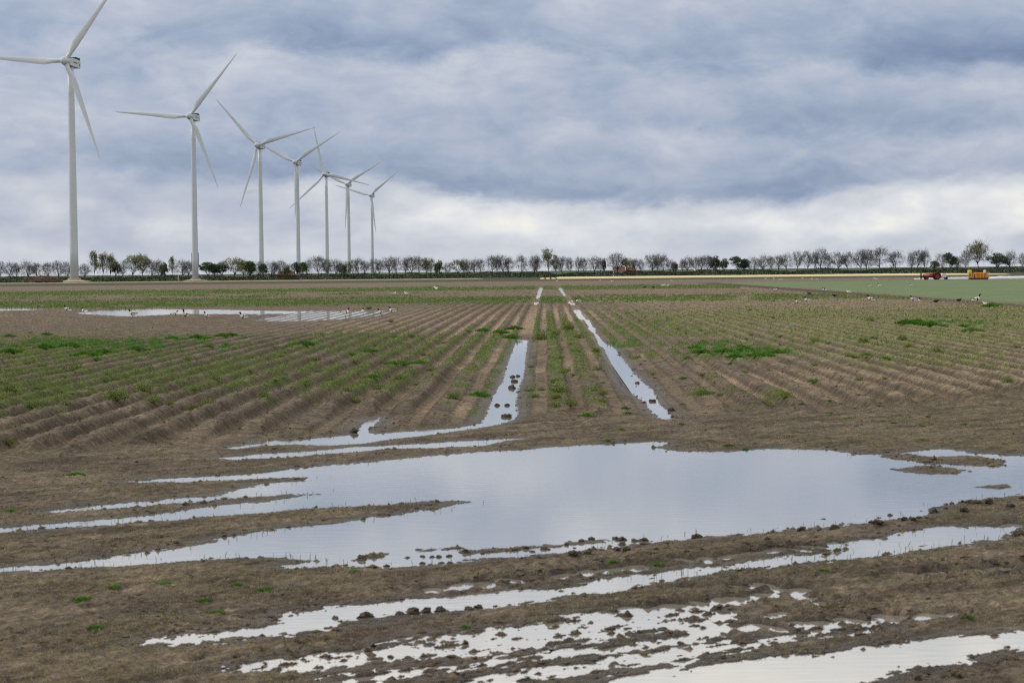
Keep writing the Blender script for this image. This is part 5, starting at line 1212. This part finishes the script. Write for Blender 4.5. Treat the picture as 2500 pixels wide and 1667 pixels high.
_tens = ['', '', 'twenty', 'thirty', 'forty', 'fifty', 'sixty', 'seventy', 'eighty', 'ninety']
_tth = ['', '', 'twentieth', 'thirtieth', 'fortieth', 'fiftieth', 'sixtieth', 'seventieth', 'eightieth', 'ninetieth']
ORD = ORD[:19] + [(_tth[k // 10] if k % 10 == 0 else _tens[k // 10] + '-' + ORD[k % 10 - 1]) for k in range(20, 100)]
def nth(lst, q):
    order = sorted(range(len(lst)), key=lambda i: (lst[i][0], lst[i][1])); k = order.index(q); n = len(lst)
    return '' if n == 1 else ', leftmost' if k == 0 else ', rightmost' if k == n - 1 else f', {ORD[k]} from left'
def some(n, x0, x1, y0, y1, r0, r1, seed):
    q = random.Random(seed); out = []
    while len(out) < n:
        a, b_ = q.uniform(x0, x1), q.uniform(y0, y1)
        if a < 1120 and b_ > 975 - 0.06 * a: continue
        out.append((a, b_, q.uniform(r0, r1) * (0.55 + 0.45 * (b_ - 690) / 250)))
    return out
V1 = (0, 0, 1.0)
place(some(64, 0, 1130, 790, 965, 8, 20, 1), *V1, 'bush', 'small leafy weed among the left-hand ridges', 'small weeds on the left ridges', .8)
place(some(26, 1215, 1385, 752, 935, 7, 17, 2), *V1, 'bush', 'small leafy weed on the ridges between the wheel tracks', 'small weeds between the tracks', .8)
place(some(60, 1440, 2352, 700, 905, 7, 15, 3), *V1, 'bush', 'small leafy weed among the right-hand ridges', 'small weeds on the right ridges', .8)
place(some(40, 30, 2300, 1090, 1500, 5, 12, 5)[:0] or some(34, 1300, 2330, 925, 1025, 5, 10, 6), *V1, 'tuft', 'tiny grass tuft on the headland above the big puddle', 'tiny tufts on the headland', .6)

# ------------------------------------------------------------------ uncountable cover
def cover():
    # weeds on the ridges: spread evenly in the picture so that near and far look alike
    n = 420000
    vx = rng.uniform(-260, 2620, n); vy = rng.uniform(652, 1030, n) ; vy = np.where(rng.uniform(size=n) < .25, rng.uniform(655, 740, n), vy)
    x, y = gp(vx, vy); k = (y > 10) & (y < 380); x, y = x[k], y[k]
    T = terrain(x, y); g, br, nn, n2 = green_maps(T, x, y)
    p = g * np.where(T['b'] < 84, 0.9, (0.05 + 0.95 * T['prof'] ** 1.5) * (1 - 0.62 * ss(T['t'], 4, 8) * ss(T['prof'], 0.72, 0.95))) * np.where(T['b'] < 84, 1.2, 1) * (T['z'] > 0.012)
    keep = rng.uniform(size=len(x)) < p; x, y, T_ = x[keep], y[keep], {q: v[keep] for q, v in T.items()}
    d = y; h = np.clip(0.030 + 0.0008 * d, .04, .20) ; w_ = np.clip(0.0030 + 0.00016 * d, .006, .05)
    mi = (rng.uniform(size=len(x)) < .35 + .3 * (T_['b'] < 84)).astype(int)
    me = blade_mesh_('weeds', np.stack([x, y, T_['z'] - .01], 1), h, w_, np.full(len(x), .9), [GR_O, GR_D], mi)
    tag(obj('weeds', me), 'olive weeds covering the ridges and the far green bands', None, None, 'stuff')
    n = 60000
    vx = rng.uniform(-260, 2620, n); vy = rng.uniform(720, 860, n); x, y = gp(vx, vy); T = terrain(x, y); g, br, nn, n2 = green_maps(T, x, y)
    keep = rng.uniform(size=n) < br; x, y, z = x[keep], y[keep], T['z'][keep]
    me = blade_mesh_('grass', np.stack([x, y, z - .01], 1), np.full(len(x), .12), 0.006 + 0.0002 * y, np.full(len(x), .7), [GR_B])
    tag(obj('grass', me), 'bright short grass streaks across the ridges', None, None, 'stuff')
    # seedlings and straw on the headland
    n = 150000
    vx = rng.uniform(-260, 2620, n); vy = rng.uniform(930, 1640, n); x, y = gp(vx, vy); T = terrain(x, y)
    nn = fbm(x * .8, y * .6, 2, 101)
    keep = (T['z'] > 0.006) & (T['inr'] < .95) & (rng.uniform(size=n) < ss(nn, -.6, .7) * .9); x, y, z = x[keep], y[keep], T['z'][keep]
    mi = (rng.uniform(size=len(x)) < .62).astype(int)
    me = blade_mesh_('seedlings', np.stack([x, y, z - .004], 1), 0.016 + .0007 * y, 0.0016 + .00010 * y, np.full(len(x), 1.3), [GR_O, DRY], mi)
    tag(obj('seedlings', me), 'short seedlings and straw bits scattered over the mud', None, None, 'stuff')
    # stalks standing in the shallows
    n = 9000
    vx = rng.uniform(0, 2352, n); vy = rng.uniform(1010, 1330, n); x, y = gp(vx, vy); T = terrain(x, y)
    keep = (T['wet'] > -.02) & (T['wet'] < .45) & (rng.uniform(size=n) < .45 * (1 - ss(T['wet'], 0.0, .4)) + .01); x, y, z = x[keep], y[keep], np.maximum(T['z'][keep], -.03)
    me = blade_mesh_('sprouts', np.stack([x, y, z], 1), np.full(len(x), .07), np.full(len(x), .0035), np.full(len(x), .4), [GR_D])
    tag(obj('sprouts', me), 'thin dark sprouts standing in the puddle shallows', None, None, 'stuff')
    # crumbs of soil
    n = 60000
    vx = rng.uniform(-200, 2560, n); vy = rng.uniform(800, 1640, n); x, y = gp(vx, vy); T = terrain(x, y)
    nn = fbm(x * .9, y * .7, 2, 111)
    keep = (T['z'] > -.014) & (rng.uniform(size=n) < np.maximum(ss(nn + .5 * ss(T['wet'], -.5, 0), -.2, .8) * .8, (T['prof'] > .25) * (y < 62) * .55)); x, y, z = x[keep], y[keep], T['z'][keep]; m_ = len(x)
    ridge = T['prof'][keep] > .25
    r = np.where(ridge, (.008 + .030 * rng.uniform(0, 1, m_) ** 3) * (.35 + y / 60.0), (.0035 + .020 * rng.uniform(0, 1, m_) ** 6) * (1 + 0.5 * ss(T['wet'][keep], -.5, -.05)) * (0.6 + y / 30.0))
    base = np.array([(1, 0, 0), (0, 1, 0), (-1, 0, 0), (0, -1, 0), (0, 0, .8), (0, 0, -.5)]); an = rng.uniform(0, 6.28, m_)
    ct, st = np.cos(an), np.sin(an); V = np.zeros((m_, 6, 3))
    for i in range(6):
        q = base[i] * rng.uniform(.55, 1.25, (m_, 1)) + rng.normal(0, .18, (m_, 3)); V[:, i, 0] = x + r * 1.25 * (q[:, 0] * ct - q[:, 1] * st); V[:, i, 1] = y + r * (q[:, 0] * st + q[:, 1] * ct); V[:, i, 2] = z + r * (.1 + .8 * q[:, 2])
    b0 = np.arange(m_) * 6; F_ = np.concatenate([np.stack([b0 + a, b0 + (a + 1) % 4, b0 + 4], 1) for a in range(4)] + [np.stack([b0 + (a + 1) % 4, b0 + a, b0 + 5], 1) for a in range(4)])
    me = mesh_np('soil_crumbs', V.reshape(-1, 3), F_, [mat('soil_crumb', (0.110, 0.082, 0.057), .9, .7, 9)])
    tag(obj('soil_crumbs', me), 'loose soil crumbs scattered over the mud', None, None, 'stuff')
cover()
